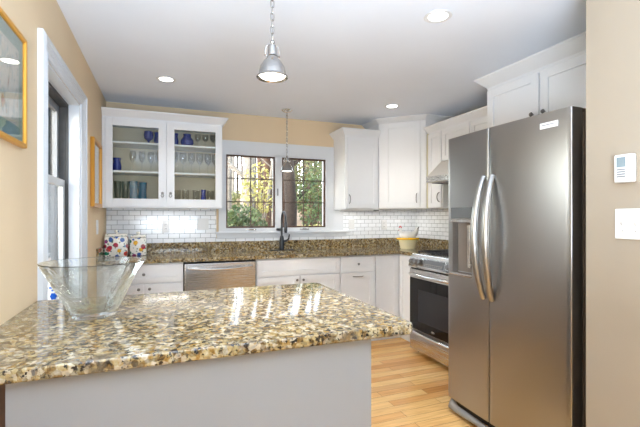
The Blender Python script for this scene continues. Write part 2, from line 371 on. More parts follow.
# sink window casing board, sill and apron
b = B(); yc = YB-.02
b.box(.555, W1[0], yc, YB, 1.20, 2.19, .002); b.box(W1[1], W2[0], yc, YB, 1.20, WZ1+.01); b.box(W2[1], 1.895, yc, YB, 1.20, 2.19, .002)
b.box(W1[0]-.001, W2[1]+.001, yc, YB, WZ1, 2.19, .001); b.box(W1[0]-.001, W2[1]+.001, yc, YB, 1.20, WZ0)
b.box(1.895, 2.02, yc, YB, 1.20, 1.46)
struct(b.build('trim_3', 'trim_white'))
b = B(); b.box(.515, 2.10, YB-.045, YB, 1.178, 1.202, .004); b.box(.535, 2.06, YB-.022, YB, 1.128, 1.178, .003)
struct(b.build('trim_4', 'trim_white'))
def jamb(wx, n):
    b = B(); e = .008
    b.box(wx[0], wx[0]+e, yc, YB+.10, WZ0, WZ1); b.box(wx[1]-e, wx[1], yc, YB+.10, WZ0, WZ1)
    b.box(wx[0]+e, wx[1]-e, yc, YB+.10, WZ1-e, WZ1); b.box(wx[0]+e, wx[1]-e, yc, YB+.10, WZ0, WZ0+e)
    root = struct(b.build('window_%d' % n, 'trim_white'))
    x0, x1, z0, z1 = wx[0]+e, wx[1]-e, WZ0+e, WZ1-e; f = .017
    b = B(); ya, yb = YB-.004, YB+.026
    b.box(x0, x0+f, ya, yb, z0, z1); b.box(x1-f, x1, ya, yb, z0, z1); b.box(x0+f, x1-f, ya, yb, z1-f, z1); b.box(x0+f, x1-f, ya, yb, z0, z0+f)
    sash = b.build('window_frame', 'bronze_frame', root)
    b = B(); m = .0055; xc = (x0+x1)/2; hz = (z1-z0)
    b.box(xc-m, xc+m, ya+.01, ya+.02, z0+f, z1-f)
    for q in (.36, .68): b.box(x0+f, x1-f, ya+.009, ya+.021, z0+hz*q-m, z0+hz*q+m)
    b.build('muntin', 'muntin_dark', sash)
    B().box(x0+f, x1-f, ya+.014, ya+.016, z0+f, z1-f).build('glass', 'pane', sash)
    b = B(); b.box(xc-.055, xc+.055, yc-.006, yc+.004, WZ0-.018, WZ0-.004, .002); b.tube([(xc+.04, yc-.012, WZ0-.008), (xc-.02, yc-.02, WZ0-.004), (xc-.045, yc-.012, WZ0-.012)], .004)
    b.build('crank_latch', 'nickel', root, True)
    if n == 1: B().box(W1[1]+.012, W1[1]+.026, yc-.012, yc, 1.60, 1.68, .003).build('sash_lock', 'grey_aluminium', root)
jamb(W1, 1); jamb(W2, 2)

# left window: casing with stepped profile
LW = (2.227, 3.07, .70, 2.11)
prof = [(0, 0), (0, .022), (.022, .030), (.030, .020), (.060, .020), (.068, .014), (.095, .014), (.10, .018), (.118, .012), (.118, 0)]   # across (outer to inner), height off the wall
b = B()
y0, y1, z0, z1 = LW
def cas(b, pr, wd):
    # mitred three-sided casing with a sloping profile; path: up left side, across head, down far side
    rings = []
    for (yy, zz, sy, sz) in ((y0, z0-.10, -1, 0), (y0, z1, -1, 1), (y1, z1, 1, 1), (y1, z0-.10, 1, 0)):
        ring = []
        for a, hgt in pr:
            dd = wd-a
            ring.append(b.bm.verts.new((XL+hgt, yy+sy*dd*(1 if sz == 0 or True else 0), zz+(dd*.72 if sz else 0))))
        rings.append(ring)
    for A, Bq in zip(rings, rings[1:]):
        n = len(A)
        for i in range(n): b.bm.faces.new((A[i], A[(i+1) % n], Bq[(i+1) % n], Bq[i]))
    b.bm.faces.new(rings[0]); b.bm.faces.new(rings[-1][::-1])
cas(b, prof, .122)
struct(b.build('trim_5', 'trim_white'))
b = B(); b.box(XL-.06, XL+.05, y0-.13, y1+.13, z0-.03, z0, .004); b.box(XL, XL+.02, y0-.11, y1+.11, z0-.11, z0-.03)
struct(b.build('trim_6', 'trim_white'))
# jamb liner
b = B(); e = .012
b.box(XL-.062, XL, y0, y0+e, z0, z1); b.box(XL-.062, XL, y1-e, y1, z0, z1); b.box(XL-.062, XL, y0+e, y1-e, z1-e, z1)
w3 = struct(b.build('window_3', 'trim_white'))
b = B(); 
for (ya, yb) in ((y0, y0+.02), (y1-.02, y1)):
    b.box(XL-.16, XL-.062, ya, yb, z0, z1)
b.box(XL-.16, XL-.062, y0+.02, y1-.02, z1-.03, z1)
for k in range(3): b.box(XL-.085-.03*k, XL-.079-.03*k, y1-.026, y1-.02, z0, z1-.03)
b.build('track', 'dark_track', w3)
def sash(xa, xb, za, zb, m, nm):
    ya, yb = y0+.021, y1-.027; f = .045; b = B()
    b.box(xa, xb, ya, ya+f, za, zb, .003); b.box(xa, xb, yb-f, yb, za, zb, .003); b.box(xa, xb, ya+f, yb-f, zb-f, zb, .002); b.box(xa, xb, ya+f, yb-f, za, za+f, .002)
    o = b.build(nm, m, w3)
    B().box((xa+xb)/2-.002, (xa+xb)/2+.002, ya+f, yb-f, za+f, zb-f).build('glass', 'pane', o)
    return o
sash(XL-.108, XL-.080, z0, 1.60, 'trim_white', 'lower_sash')
sash(XL-.140, XL-.112, 1.565, z1-.03, 'grey_aluminium', 'upper_sash')

# baseboards on the hall wall
struct(B().box(XW-.012, XW, YR, YW, 0, .09, .002).build('baseboard_hall', 'trim_white'))

# ------------------------------------------------------------------ cabinets
def shaker(m4, u0, u1, z0, z1, th=.02, rail=.055, name='door', parent=None, mtl='cabinet_white'):
    b = B(m4); g = .0045; u0 += g; u1 -= g; z0 += g; z1 -= g; r = min(rail, (z1-z0)*.3)
    b.box(u0, u0+rail, 0, th, z0, z1, .0015); b.box(u1-rail, u1, 0, th, z0, z1, .0015)
    b.box(u0+rail, u1-rail, 0, th, z1-r, z1, .0015); b.box(u0+rail, u1-rail, 0, th, z0, z0+r, .0015)
    b.box(u0+rail, u1-rail, 0, th-.010, z0+r, z1-r)
    return b.build(name, mtl, parent)
def knob(m4, u, z, d, parent, r=.013):
    B(m4).lathe([(0, 0), (.006, 0), (.005, .012), (r*.8, .014), (r, .02), (r*.7, .027), (0, .029)], (u, d, z), 14, (0, 1, 0)).build('knob', 'pewter', parent, True)
def pull(m4, u, z, d, parent, ln=.10, vertical=True):
    pts = []
    for k in range(9):
        a = k/8; s_ = (a-.5)*ln; h_ = .006+.024*math.sin(math.pi*a)**.6 if 0 < a < 1 else 0
        pts.append((u, d+h_, z+s_) if vertical else (u+s_, d+h_, z))
    B(m4).tube(pts, .0048, 8).build('handle', 'pewter', parent, True)
def crown(m4, u0, u1, zb, zt, proj, depth, parent, left=True, right=True, name='crown_moulding'):
    # sloping crown: front board flaring outwards with mitred returns; built as one solid
    b = B(m4); V = lambda p: b.bm.verts.new(m4 @ Vector(p))
    lo, hi = [], []
    L0 = u0; L1 = u0-(proj if left else 0); R0 = u1; R1 = u1+(proj if right else 0)
    h1 = zb+(zt-zb)*.18; h2 = zb+(zt-zb)*.82
    rings = []
    for (a, z) in ((.0, zb), (.08, h1), (.92, h2), (1, h2+.004), (1, zt)):
        l = u0+(L1-u0)*a; r_ = u1+(R1-u1)*a; d = proj*a
        rings.append([V((l, -depth, z)), V((r_, -depth, z)), V((r_, d+.001, z)), V((l, d+.001, z))])
    for A, Bq in zip(rings, rings[1:]):
        for i in range(4): b.bm.faces.new((A[i], A[(i+1) % 4], Bq[(i+1) % 4], Bq[i]))
    b.bm.faces.new(rings[0]); b.bm.faces.new(rings[-1][::-1])
    return b.build(name, 'cabinet_white', parent)

ZU = 1.457  # underside of the wall cabinets
# -- glass fronted wall cabinet
FB = frame((0, 4.085, 0), (1, 0, 0))       # carcass front plane, doors come 2 cm forward -> y 4.065
gc = thing('wall_cabinet', 'white wall cabinet with two glass doors full of glassware left of the window', 'cabinet', (.02, 4.25, ZU))
b = B(); x0, x1 = XL+.004, .548; yb_, yf_ = YB-.002, 4.085; t_ = .018
b.box(x0, x0+t_, yf_, yb_, ZU, 2.26); b.box(x1-t_, x1, yf_, yb_, ZU, 2.26)
b.box(x0+t_, x1-t_, yf_, yb_, ZU, ZU+t_); b.box(x0+t_, x1-t_, yf_, yb_, 2.26-t_, 2.26)
b.box(x0, -.488, yf_-.018, yf_, ZU, 2.26)
b.box(.020, .042, yf_, yf_+.02, ZU+t_, 2.26-t_)
b.build('carcass', 'cabinet_white', gc)
B().box(x0+t_, x1-t_, yb_-.008, yb_, ZU+t_, 2.26-t_).box(x0+t_, x0+t_+.003, yf_+.021, yb_-.008, ZU+t_, 2.26-t_).box(x1-t_-.003, x1-t_, yf_+.021, yb_-.008, ZU+t_, 2.26-t_).build('back_panel', 'cab_interior', gc)
SH = (1.782, 2.052)
for z in SH: B().box(x0+t_+.003, x1-t_-.003, yf_+.022, yb_-.008, z-.009, z+.009, .002).build('shelf', 'cabinet_white', gc)
def glass_door(u0, u1, g0, g1, ku):
    b = B(FB); z0, z1 = ZU, 2.258; gz0, gz1 = 1.53, 2.195
    b.box(u0, g0, 0.001, .02, z0, z1, .0015); b.box(g1, u1, 0.001, .02, z0, z1, .0015); b.box(g0, g1, 0.001, .02, gz1, z1, .0015); b.box(g0, g1, 0.001, .02, z0, gz0, .0015)
    d = b.build('door', 'cabinet_white', gc)
    B(FB).box(g0, g1, .007, .010, gz0, gz1).build('glass_pane', 'cab_glass', d)
    B(FB).lathe([(0, 0), (.006, 0), (.006, .01), (.012, .016), (.012, .022), (0, .026)], (ku, .02, 1.585), 14, (0, 1, 0)).tube([(ku+.012*math.cos(a), .027, 1.562+.014*math.sin(a)) for a in [k*math.pi/6 for k in range(12)]], .0028, 6, closed=True).build('knob', 'pewter', d, True)
glass_door(-.486, .029, -.426, -.040, -.005); glass_door(.033, .548, .102, .483, .066)
crown(FB, x0, x1, 2.26, 2.342, .055, .315, gc, left=False)
B(FB).box(x0, x1, -.31, .022, ZU-.012, ZU-.001, .002).build('light_rail', 'cabinet_white', gc)

# -- glassware inside
def vessel(kind, x, y, z, label, group=None):
    pr = {
     'wine': ([(0, 0), (.032, .002), (.030, .005), (.005, .010), (.004, .075), (.012, .085), (.034, .115), (.037, .145), (.030, .185), (.028, .185), (.034, .145), (.031, .118), (.008, .090), (0, .088)], 'clear_glassware'),
     'flute': ([(0, 0), (.028, .002), (.026, .005), (.005, .010), (.004, .07), (.016, .09), (.024, .14), (.020, .20), (.018, .20), (.021, .14), (.013, .095), (0, .085)], 'clear_glassware'),
     'tumbler': ([(0, 0), (.028, 0), (.036, .16), (.034, .16), (.026, .008), (0, .008)], 'green_glassware'),
     'short_tumbler': ([(0, 0), (.030, 0), (.034, .09), (.032, .09), (.028, .008), (0, .008)], 'clear_glassware'),
     'blue_cup': ([(0, 0), (.036, 0), (.040, .05), (.032, .09), (.036, .125), (.034, .125), (.029, .09), (.036, .05), (.033, .006), (0, .006)], 'blue_glassware'),
     'blue_goblet': ([(0, 0), (.033, .003), (.010, .012), (.008, .03), (.038, .055), (.044, .09), (.040, .125), (.037, .125), (.040, .09), (.034, .06), (0, .045)], 'blue_glassware'),
     'blue_pitcher': ([(0, 0), (.045, 0), (.062, .03), (.062, .065), (.040, .095), (.036, .11), (.040, .125), (.037, .125), (.032, .11), (.036, .095), (.058, .06), (.042, .006), (0, .006)], 'blue_glassware'),
     'teal_vase': ([(0, 0), (.040, 0), (.044, .05), (.040, .10), (.044, .15), (.046, .18), (.043, .18), (.037, .10), (.040, .05), (.037, .006), (0, .006)], 'teal_glassware')}[kind]
    names = {'wine': 'wine_glass', 'flute': 'champagne_flute', 'tumbler': 'tumbler', 'short_tumbler': 'tumbler', 'blue_cup': 'blue_cup', 'blue_goblet': 'goblet', 'blue_pitcher': 'pitcher', 'teal_vase': 'vase'}
    cats = {'wine': 'wine glass', 'flute': 'champagne flute', 'tumbler': 'tumbler', 'short_tumbler': 'tumbler', 'blue_cup': 'cup', 'blue_goblet': 'goblet', 'blue_pitcher': 'pitcher', 'teal_vase': 'vase'}
    o = B().lathe([(r, h) for r, h in pr[0]], (0, 0, 0), 18).build(names[kind], pr[1], None, True)
    o.location = (x, y, z); return tag(o, label, cats[kind], group)
zt, zm, zb_ = SH[1]+.0095, SH[0]+.0095, ZU+.0185
yy = 4.22
vessel('blue_goblet', -.13, yy, zt, 'cobalt blue goblet on the top shelf behind the left glass door, first of two')
vessel('blue_cup', -.045, yy+.02, zt, 'cobalt blue cup beside the goblet at the right end of the left top shelf')
vessel('blue_cup', .105, yy, zt, 'cobalt blue cup at the left edge of the right door\'s top shelf')
vessel('blue_pitcher', .225, yy, zt, 'round cobalt blue pitcher on the top shelf behind the right glass door')
for k, x in enumerate((.325, .40, .475)): vessel('wine', x, yy, zt-0, 'clear stemmed glass %s on the top right shelf' % ('next to the blue pitcher', 'in the middle of three', 'at the far right end')[k], 'stemmed glasses on the top right shelf').scale = (.8, .8, .72)
vessel('blue_cup', -.405, yy, zm, 'cobalt blue cup alone at the left end of the middle shelf')
for k, x in enumerate((-.27, -.19, -.11, -.04)): vessel('wine', x, yy+.02, zm, 'clear wine glass on the middle left shelf, %s from the blue cup' % ('first', 'second', 'third', 'fourth')[k], 'wine glasses on the middle left shelf').scale = (.85, .85, 1.1)
for k, x in enumerate((.105, .185, .265, .345, .425, .50)): vessel('wine', x, yy, zm, 'clear wine glass on the middle right shelf, %s from its left end' % ('first', 'second', 'third', 'fourth', 'fifth', 'sixth')[k], 'wine glasses on the middle right shelf').scale = (.95, .95, 1.15)
for k, x in enumerate((-.40, -.335)): vessel('tumbler', x, yy, zb_, 'tall pale green glass tumbler on the bottom shelf, %s' % ('nearest the left wall', 'beside the teal vases')[k], 'pale green tumblers').scale = (.86, .86, 1.4)
vessel('teal_vase', -.262, yy, zb_, 'dark teal blue vase on the bottom shelf, left of the touching pair').scale = (.9, .9, 1.25)
vessel('teal_vase', -.185, yy-.01, zb_, 'dark teal blue vase on the bottom shelf, right of the touching pair').scale = (.9, .9, 1.2)
for k, x in enumerate((.13, .21, .31, .45)): vessel('short_tumbler', x, yy, zb_, 'short clear tumbler on the bottom right shelf, %s from its left end' % ('first', 'second', 'third', 'fourth')[k], 'clear tumblers on the bottom right shelf').scale = (1, 1, 1.7)
vessel('blue_cup', .385, yy+.03, zb_, 'small dark blue cup on the bottom shelf behind the right glass door').scale = (.7, .7, 1.3)
for k in range(3):
    o = B().lathe([(0, 0), (.045, 0), (.075, .008), (.078, .010), (.045, .005), (0, .004)], (0, 0, 0), 24).build('plate', 'white_glaze', None, True)
    o.location = (-.055, yy+.01, zb_+.0105*k); tag(o, 'small white plate, %s of the stack on the bottom shelf beside the teal vases' % ('lowest', 'middle one', 'topmost')[k], 'plate', 'stacked white plates')

# -- right hand wall cabinet beside the window
c2 = thing('wall_cabinet', 'white single-door wall cabinet just right of the sink window', 'cabinet', (2.11, 4.25, ZU))
B().box(1.90, 2.325, 4.085, YB-.001, ZU, 2.265, .001).build('carcass', 'cabinet_white', c2)
d = shaker(FB, 1.918, 2.318, ZU, 2.258, parent=c2); pull(FB, 1.945, 1.56, .02, d)
crown(FB, 1.90, 2.325, 2.265, 2.352, .06, .315, c2, right=False)
B().box(1.90, 2.325, 4.07, YB-.001, ZU-.012, ZU-.001, .001).build('light_rail', 'cabinet_white', c2)
# -- tall corner cabinet (diagonal)
P0 = Vector((2.345, 4.065, 0)); P1 = Vector((2.69, 3.715, 0))
FD = frame(P0, P1-P0); LD = (P1-P0).length
c3 = thing('corner_wall_cabinet', 'tall diagonal white corner cabinet reaching almost to the ceiling', 'cabinet', (2.7, 4.1, ZU))
outl = [(2.328, YB-.011), (2.328, 4.08), (2.345, 4.065), (2.69, 3.715), (2.705, 3.70), (XR-.012, 3.70), (XR-.012, YB-.011)]
B().poly(outl, ZU, 2.445).build('carcass', 'cabinet_white', c3)
d = shaker(FD, .035, LD-.035, ZU+.002, 2.435, parent=c3, rail=.06); pull(FD, LD-.075, 1.57, .02, d)
b = B(); rings = []
for pr_, z in ((.0, 2.435), (.008, 2.442), (.050, 2.474), (.055, 2.476), (.055, H-.001)):
    k = pr_*.414
    rings.append([b.bm.verts.new(p) for p in ((2.328-pr_, YB-.011, z), (2.328-pr_, 4.072-k-.0*pr_, z), (2.698-k, 3.70-pr_, z), (XR-.012, 3.70-pr_, z), (XR-.012, YB-.011, z))])
for A, Q in zip(rings, rings[1:]):
    for i in range(5): b.bm.faces.new((A[i], A[(i+1) % 5], Q[(i+1) % 5], Q[i]))
b.bm.faces.new(rings[0]); b.bm.faces.new(rings[-1][::-1]); b.build('crown_moulding', 'cabinet_white', c3)
# -- right wall cabinets, door faces at x 2.71
FR = frame((2.73, 0, 0), (0, -1, 0)); R = lambda y: -y
c4 = thing('wall_cabinet', 'narrow white wall cabinet between corner cabinet and range hood', 'cabinet', (2.88, 3.56, ZU))
B().box(2.73, XR-.01, 3.442, 3.695, ZU, 2.275, .001).build('carcass', 'cabinet_white', c4)
d = shaker(FR, R(3.672), R(3.446), ZU, 2.268, parent=c4, rail=.05); pull(FR, R(3.475), 1.57, .02, d)
B().box(2.712, 2.73, 3.674, 3.695, ZU, 2.275).build('filler_strip', 'cream_edge', c4)
crown(FR, R(3.695), R(3.442), 2.275, 2.345, .06, .30, c4, left=False, right=False)
c5 = thing('wall_cabinet', 'white double-door wall cabinet above the range hood', 'cabinet', (2.88, 3.03, 1.94))
B().box(2.73, XR-.01, 2.545, 3.440, 1.945, 2.275, .001).build('carcass', 'cabinet_white', c5)
d = shaker(FR, R(3.438), R(3.024), 1.942, 2.268, parent=c5, rail=.05); knob(FR, R(3.05), 1.985, .02, d)
d = shaker(FR, R(3.020), R(2.56), 1.942, 2.268, parent=c5, rail=.05); knob(FR, R(2.99), 1.985, .02, d)
crown(FR, R(3.440), R(2.545), 2.275, 2.345, .06, .30, c5, left=False, right=False)
# -- cabinet above the fridge
FF = frame((2.46, 0, 0), (0, -1, 0))
c6 = thing('wall_cabinet', 'deep white double-door cabinet above the refrigerator', 'cabinet', (2.75, 2.0, 1.95))
B().box(2.46, XR-.001, YW+.004, 2.535, 1.97, 2.385, .001).build('carcass', 'cabinet_white', c6)
d = shaker(FF, R(2.530), R(2.050), 1.972, 2.378, parent=c6, rail=.06); knob(FF, R(2.095), 2.085, .02, d, .016)
d = shaker(FF, R(2.042), R(1.562), 1.972, 2.378, parent=c6, rail=.06); knob(FF, R(2.0), 2.085, .02, d, .016)
crown(FF, R(2.535), R(YW+.005), 2.385, H-.002, .075, .55, c6, right=False)

# -- under cabinet lamps: puck seen below the right cabinet
pk = B().cyl((2.34, 4.16, ZU-.026), (2.34, 4.16, ZU-.012), .032, 18).build('puck_light', 'grey_aluminium', None, True)
pk.location = (0, 0, 0); tag(pk, 'small dark round lamp under the wall cabinets right of the window', 'lamp')
for nm, x, e in (('added_strip_light', .03, .6), ('added_strip_light', 2.12, .8), ('added_strip_light', 2.72, .7)):  # strip fittings and their lamps are added to brighten the tile
    o = B().box(x-.22, x+.22, 4.20, 4.24, ZU-.026, ZU-.0125, .003).build(nm, 'white_plastic')
    tag(o, 'added slim white strip lamp under the %s' % ('glass-door cabinet' if x < 1 else 'single-door cabinet beside the window' if x < 2.5 else 'tall corner cabinet'), 'lamp')
    l = lamp('added_strip_lamp_light', 'AREA', (x, 4.22, ZU-.028), e, (1, .98, .95), size=.42, size_y=.03, to=(0, 0, -1))

# ------------------------------------------------------------------ base cabinets, y front 3.795
FC = frame((0, 3.815, 0), (1, 0, 0)); ZT = CT-CTH-.001; ZD = .782
def base(name, label, u0, u1, loc=None):
    c = thing(name, label, 'cabinet', ((u0+u1)/2, 4.1, 0))
    B().box(u0+.0005, u1-.0005, 3.815, YB-.002, .11, ZT, .001).build('carcass', 'cabinet_white', c)
    B().box(u0+.0005, u1-.0005, 3.885, 3.90, 0, .11).build('toe_kick', 'cabinet_white', c)
    return c
c = base('base_cabinet', 'white base cabinet in the left corner with one wide drawer over two doors', XL+.001, .170)
B().box(XL+.001, -.470, 3.797, 3.815, .11, ZT).build('filler_strip', 'cabinet_white', c)
d = shaker(FC, -.468, .167, ZD, .948, parent=c, name='drawer', rail=.045); knob(FC, -.155, .862, .02, d)
d = shaker(FC, -.468, -.152, .115, ZD-.004, parent=c); knob(FC, -.195, .735, .02, d)
d = shaker(FC, -.149, .167, .115, ZD-.004, parent=c); knob(FC, -.108, .735, .02, d)
c = thing('sink_base_cabinet', 'white sink base cabinet with false drawer front over two doors', 'cabinet', (1.27, 4.1, 0))
b = B(); b.box(.832, .85, 3.815, YB-.002, .11, ZT); b.box(1.692, 1.710, 3.815, YB-.002, .11, ZT); b.box(.85, 1.692, 3.815, YB-.002, .11, .13); b.box(.85, 1.692, 3.815, 3.835, .13, ZT)
b.build('carcass', 'cabinet_white', c); B().box(.832, 1.710, 3.885, 3.90, 0, .11).build('toe_kick', 'cabinet_white', c)
shaker(FC, .834, 1.708, ZD, .948, parent=c, name='false_drawer_front', rail=.045)
d = shaker(FC, .834, 1.268, .115, ZD-.004, parent=c); knob(FC, 1.238, .735, .02, d)
d = shaker(FC, 1.272, 1.708, .115, ZD-.004, parent=c); knob(FC, 1.304, .735, .02, d)
c = base('base_cabinet', 'white base cabinet with small top drawer over a tall pull-out front', 1.7125, 2.123)
d = shaker(FC, 1.716, 2.120, ZD, .948, parent=c, name='drawer', rail=.045); knob(FC, 1.918, .865, .02, d)
d = shaker(FC, 1.716, 2.120, .115, ZD-.004, parent=c, name='pull_out_front'); pull(FC, 1.918, .735, .02, d, .12, False)
c = thing('corner_base_cabinet', 'plain white corner base cabinet beside the range with no visible handle', 'cabinet', (2.6, 4.1, 0))
B().poly([(2.1245, YB-.002), (2.1245, 3.815), (2.44, 3.815), (2.44, 3.452), (XR-.01, 3.452), (XR-.01, YB-.002)], .11, ZT).build('carcass', 'cabinet_white', c)
B().poly([(2.1245, 3.90), (2.1245, 3.885), (2.50, 3.885), (2.50, 3.452), (2.515, 3.452), (2.515, 3.90)], 0, .11).build('toe_kick', 'cabinet_white', c)
shaker(FC, 2.128, 2.418, .115, .948, parent=c)
shaker(frame((2.44, 0, 0), (0, -1, 0)), R(3.792), R(3.456), .115, .948, parent=c, name='side_panel')

# dishwasher
c = thing('dishwasher', 'stainless steel dishwasher with curved bar handle under the granite worktop', 'dishwasher', (.5, 4.1, 0))
B().box(.172, .830, 3.82, YB-.003, .09, ZT, .001).build('tub', 'dark_gap', c)
b = B(FC); n = 12; rows = []
for z in (.12, .935):
    rows.append(z)
b.box(.180, .823, 0, .035, .12, .938, .005)
d = b.build('door', 'steel_light', c)
B(FC).tube([(.215, .036, .895), (.225, .066, .897)] + [(.225+.55*k/10, .066+.018*math.sin(math.pi*k/10), .897-.012*math.sin(math.pi*k/10)) for k in range(1, 10)] + [(.775, .066, .897), (.785, .036, .895)], .011, 10).build('handle', 'steel_light', d, True)
B(FC).box(.178, .825, -.06, -.02, 0, .11).build('toe_kick', 'dark_gap', c)

# ------------------------------------------------------------------ granite counter (L shape) with sink cutout
gt = thing('granite_countertop', 'L-shaped brown speckled granite worktop along the back wall', 'countertop', (1.2, 4.08, CT-CTH))
b = B(); z0, z1 = CT-CTH, CT; sx0, sx1, sy0, sy1 = .93, 1.58, 3.90, 4.22
yf = 3.757; bev = .006
def ring_slab(b):
    xs = [XL+.001, sx0, sx1, 2.36]; ys = [yf, sy0, sy1, YB-.0095]
    for i in range(3):
        for j in range(3):
            if i == 1 and j == 1: continue
            b.box(xs[i], xs[i+1], ys[j], ys[j+1], z0, z1)
    b.poly([(2.36, YB-.0095), (2.36, yf), (2.385, yf-.006), (2.395, yf-.03), (2.395, 3.445), (XR-.0105, 3.445), (XR-.0105, YB-.0095)], z0, z1)
ring_slab(b); bmesh.ops.remove_doubles(b.bm, verts=b.bm.verts, dist=1e-5)
b.build('slab', 'granite', gt)
b = B(); b.box(XL+.022, XR-.031, YB-.031, YB-.0095, CT, 1.097, .002); b.box(XR-.031, XR-.0095, 3.445, YB-.0095, CT, 1.097, .002); b.box(XL+.001, XL+.0215, 3.76, YB-.0095, CT, 1.097, .002)
b.build('backsplash', 'granite', gt)
# sink
sk = thing('sink', 'stainless undermount sink set in the granite below the window', 'sink', (1.255, 4.06, .78))
b = B(); q = .012; zz = z0-.001
b.box(sx0-q, sx1+q, sy0-q, sy1+q, .76, .77); b.box(sx0-q, sx0, sy0-q, sy1+q, .77, zz); b.box(sx1, sx1+q, sy0-q, sy1+q, .77, zz); b.box(sx0, sx1, sy0-q, sy0, .77, zz); b.box(sx0, sx1, sy1, sy1+q, .77, zz)
b.build('basin', 'steel_sink', sk)
B().lathe([(0, .001), (.035, .001), (.04, .004), (.045, .0)], (1.255, 4.06, .77), 20).build('drain', 'chrome', sk, True)
# faucet
fx, fy = 1.225, 4.29
fa = thing('faucet', 'tall black pull-down kitchen faucet standing behind the sink', 'faucet', (fx, fy, CT))
B().box(fx-.125, fx+.125, fy-.028, fy+.028, CT, CT+.008, .003).build('deck_plate', 'matte_black', fa)
B().lathe([(0, .008), (.027, .008), (.027, .10), (.023, .135), (.016, .16), (0, .16)], (fx, fy, CT), 18).build('body', 'matte_black', fa, True)
pts = [(fx, fy, CT+.15), (fx, fy, CT+.25), (fx, fy, CT+.33)]
dx, dy = -.014, -.20
for k in range(1, 12):
    a = math.pi*k/12; s_ = (1-math.cos(a))/2
    pts.append((fx+dx*s_, fy+dy*s_, CT+.33+.095*math.sin(a)))
pts += [(fx+dx, fy+dy, CT+.32), (fx+dx, fy+dy, CT+.30)]
B().tube(pts, .0105, 12).build('gooseneck', 'matte_black', fa, True)
B().lathe([(0, 0), (.014, 0), (.018, .03), (.017, .10), (.012, .115), (0, .115)], (fx+dx, fy+dy, CT+.20), 16).build('spray_head', 'matte_black', fa, True)
B().tube([(fx+.02, fy-.005, CT+.10), (fx+.055, fy-.01, CT+.105), (fx+.075, fy-.012, CT+.125), (fx+.085, fy-.012, CT+.175)], .008, 10, rv=[.013, .013, .009, .006]).build('lever', 'matte_black', fa, True)

# ------------------------------------------------------------------ peninsula
pn = thing('peninsula_cabinet', 'pale grey painted peninsula base under the near granite slab', 'cabinet', (.14, 1.6, 0))
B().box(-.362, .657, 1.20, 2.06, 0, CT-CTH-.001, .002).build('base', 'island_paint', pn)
B().box(XL+.003, -.3635, 1.212, 2.06, 0, CT-CTH-.001, .002).build('end_filler', 'dark_wood', pn, label='dark brown wooden end strip')
pt = B(); px0, px1, py0, py1 = XL+.002, .811, 1.170, 2.106
rad = .022; out = [(px0, py0)]
for cx_, cy_, a0 in ((px1-rad, py0+rad, -90), (px1-rad, py1-rad, 0)):
    for k in range(7): a = math.radians(a0+90*k/6); out.append((cx_+rad*math.cos(a), cy_+rad*math.sin(a)))
out.append((px0, py1))
pt.poly(out, CT-CTH, CT)
es = [e for e in pt.bm.edges if abs(e.verts[0].co.z-e.verts[1].co.z) < 1e-6 and not (abs(e.verts[0].co.x-px0) < 1e-5 and abs(e.verts[1].co.x-px0) < 1e-5)]
bmesh.ops.bevel(pt.bm, geom=es, offset=.006, segments=3, affect='EDGES', profile=.5)
tag(pt.build('granite_worktop', 'granite', None, 30), 'large polished granite slab on the grey peninsula in the foreground', 'countertop')

# ------------------------------------------------------------------ glass bowl
gb = thing('glass_bowl', 'large flared clear glass bowl standing on the near granite slab', 'bowl', (-.240, 1.700, CT))
b = B(); prf = [(0, 0), (.070, 0), (.075, .004), (.079, .014), (.097, .055), (.125, .11), (.155, .165), (.172, .195), (.175, .201), (.172, .204), (.166, .200), (.149, .168), (.118, .113), (.088, .058), (.068, .026), (.05, .018), (0, .016)]
b.lathe(prf, (-.240, 1.700, CT+.0005), 64)
for v in b.bm.verts:
    dx_, dy_ = v.co.x+.240, v.co.y-1.700; a = math.atan2(dy_, dx_); h_ = (v.co.z-CT)
    s_ = 1+.022*math.sin(5*a+h_*30)*min(1, h_/.06)*(1 if h_ < .19 else .4)
    v.co.x = -.240+dx_*s_; v.co.y = 1.700+dy_*s_
b.build('vessel', 'bowl_glass', gb, True)

# ------------------------------------------------------------------ white vase with a blue flower on the side window sill
vz = thing('ceramic_bottle', 'white ceramic bottle with a blue flower on the side window sill', 'bottle', (XL-.005, 2.36, .70))
B().lathe([(0, 0), (.032, 0), (.037, .01), (.037, .285), (.033, .318), (.022, .342), (.0, .35)], (XL-.004, 2.40, .7005), 24).build('body', 'white_glaze', vz, True)
b = B(); cxv, cyv, zf = XL-.004, 2.40, .962
def on_bottle(ang, z, r, mtlb):  # small disc bumped on the body facing the camera
    n_ = Vector((math.cos(ang), math.sin(ang), 0)); mtlb.lathe([(0, .0010), (r*.7, .0010), (r, 0)], Vector((cxv, cyv, z))+n_*.0370, 10, n_)
af = math.atan2(-2.40, .52)
for k in range(6):
    a = k*math.pi/3; on_bottle(af+.26*math.cos(a), zf+.011*math.sin(a), .007, b)
on_bottle(af, zf, .006, b); on_bottle(af-.1, zf+.03, .005, b); on_bottle(af+.6, zf-.004, .005, b); on_bottle(af+.55, zf+.010, .004, b)
b.build('painted_flower', 'blue_glaze', vz)
B().lathe([(.0375, .300), (.0365, .308), (.034, .3085), (.034, .2995)], (cxv, cyv, .7005), 24).build('blue_band', 'blue_glaze', vz, True)

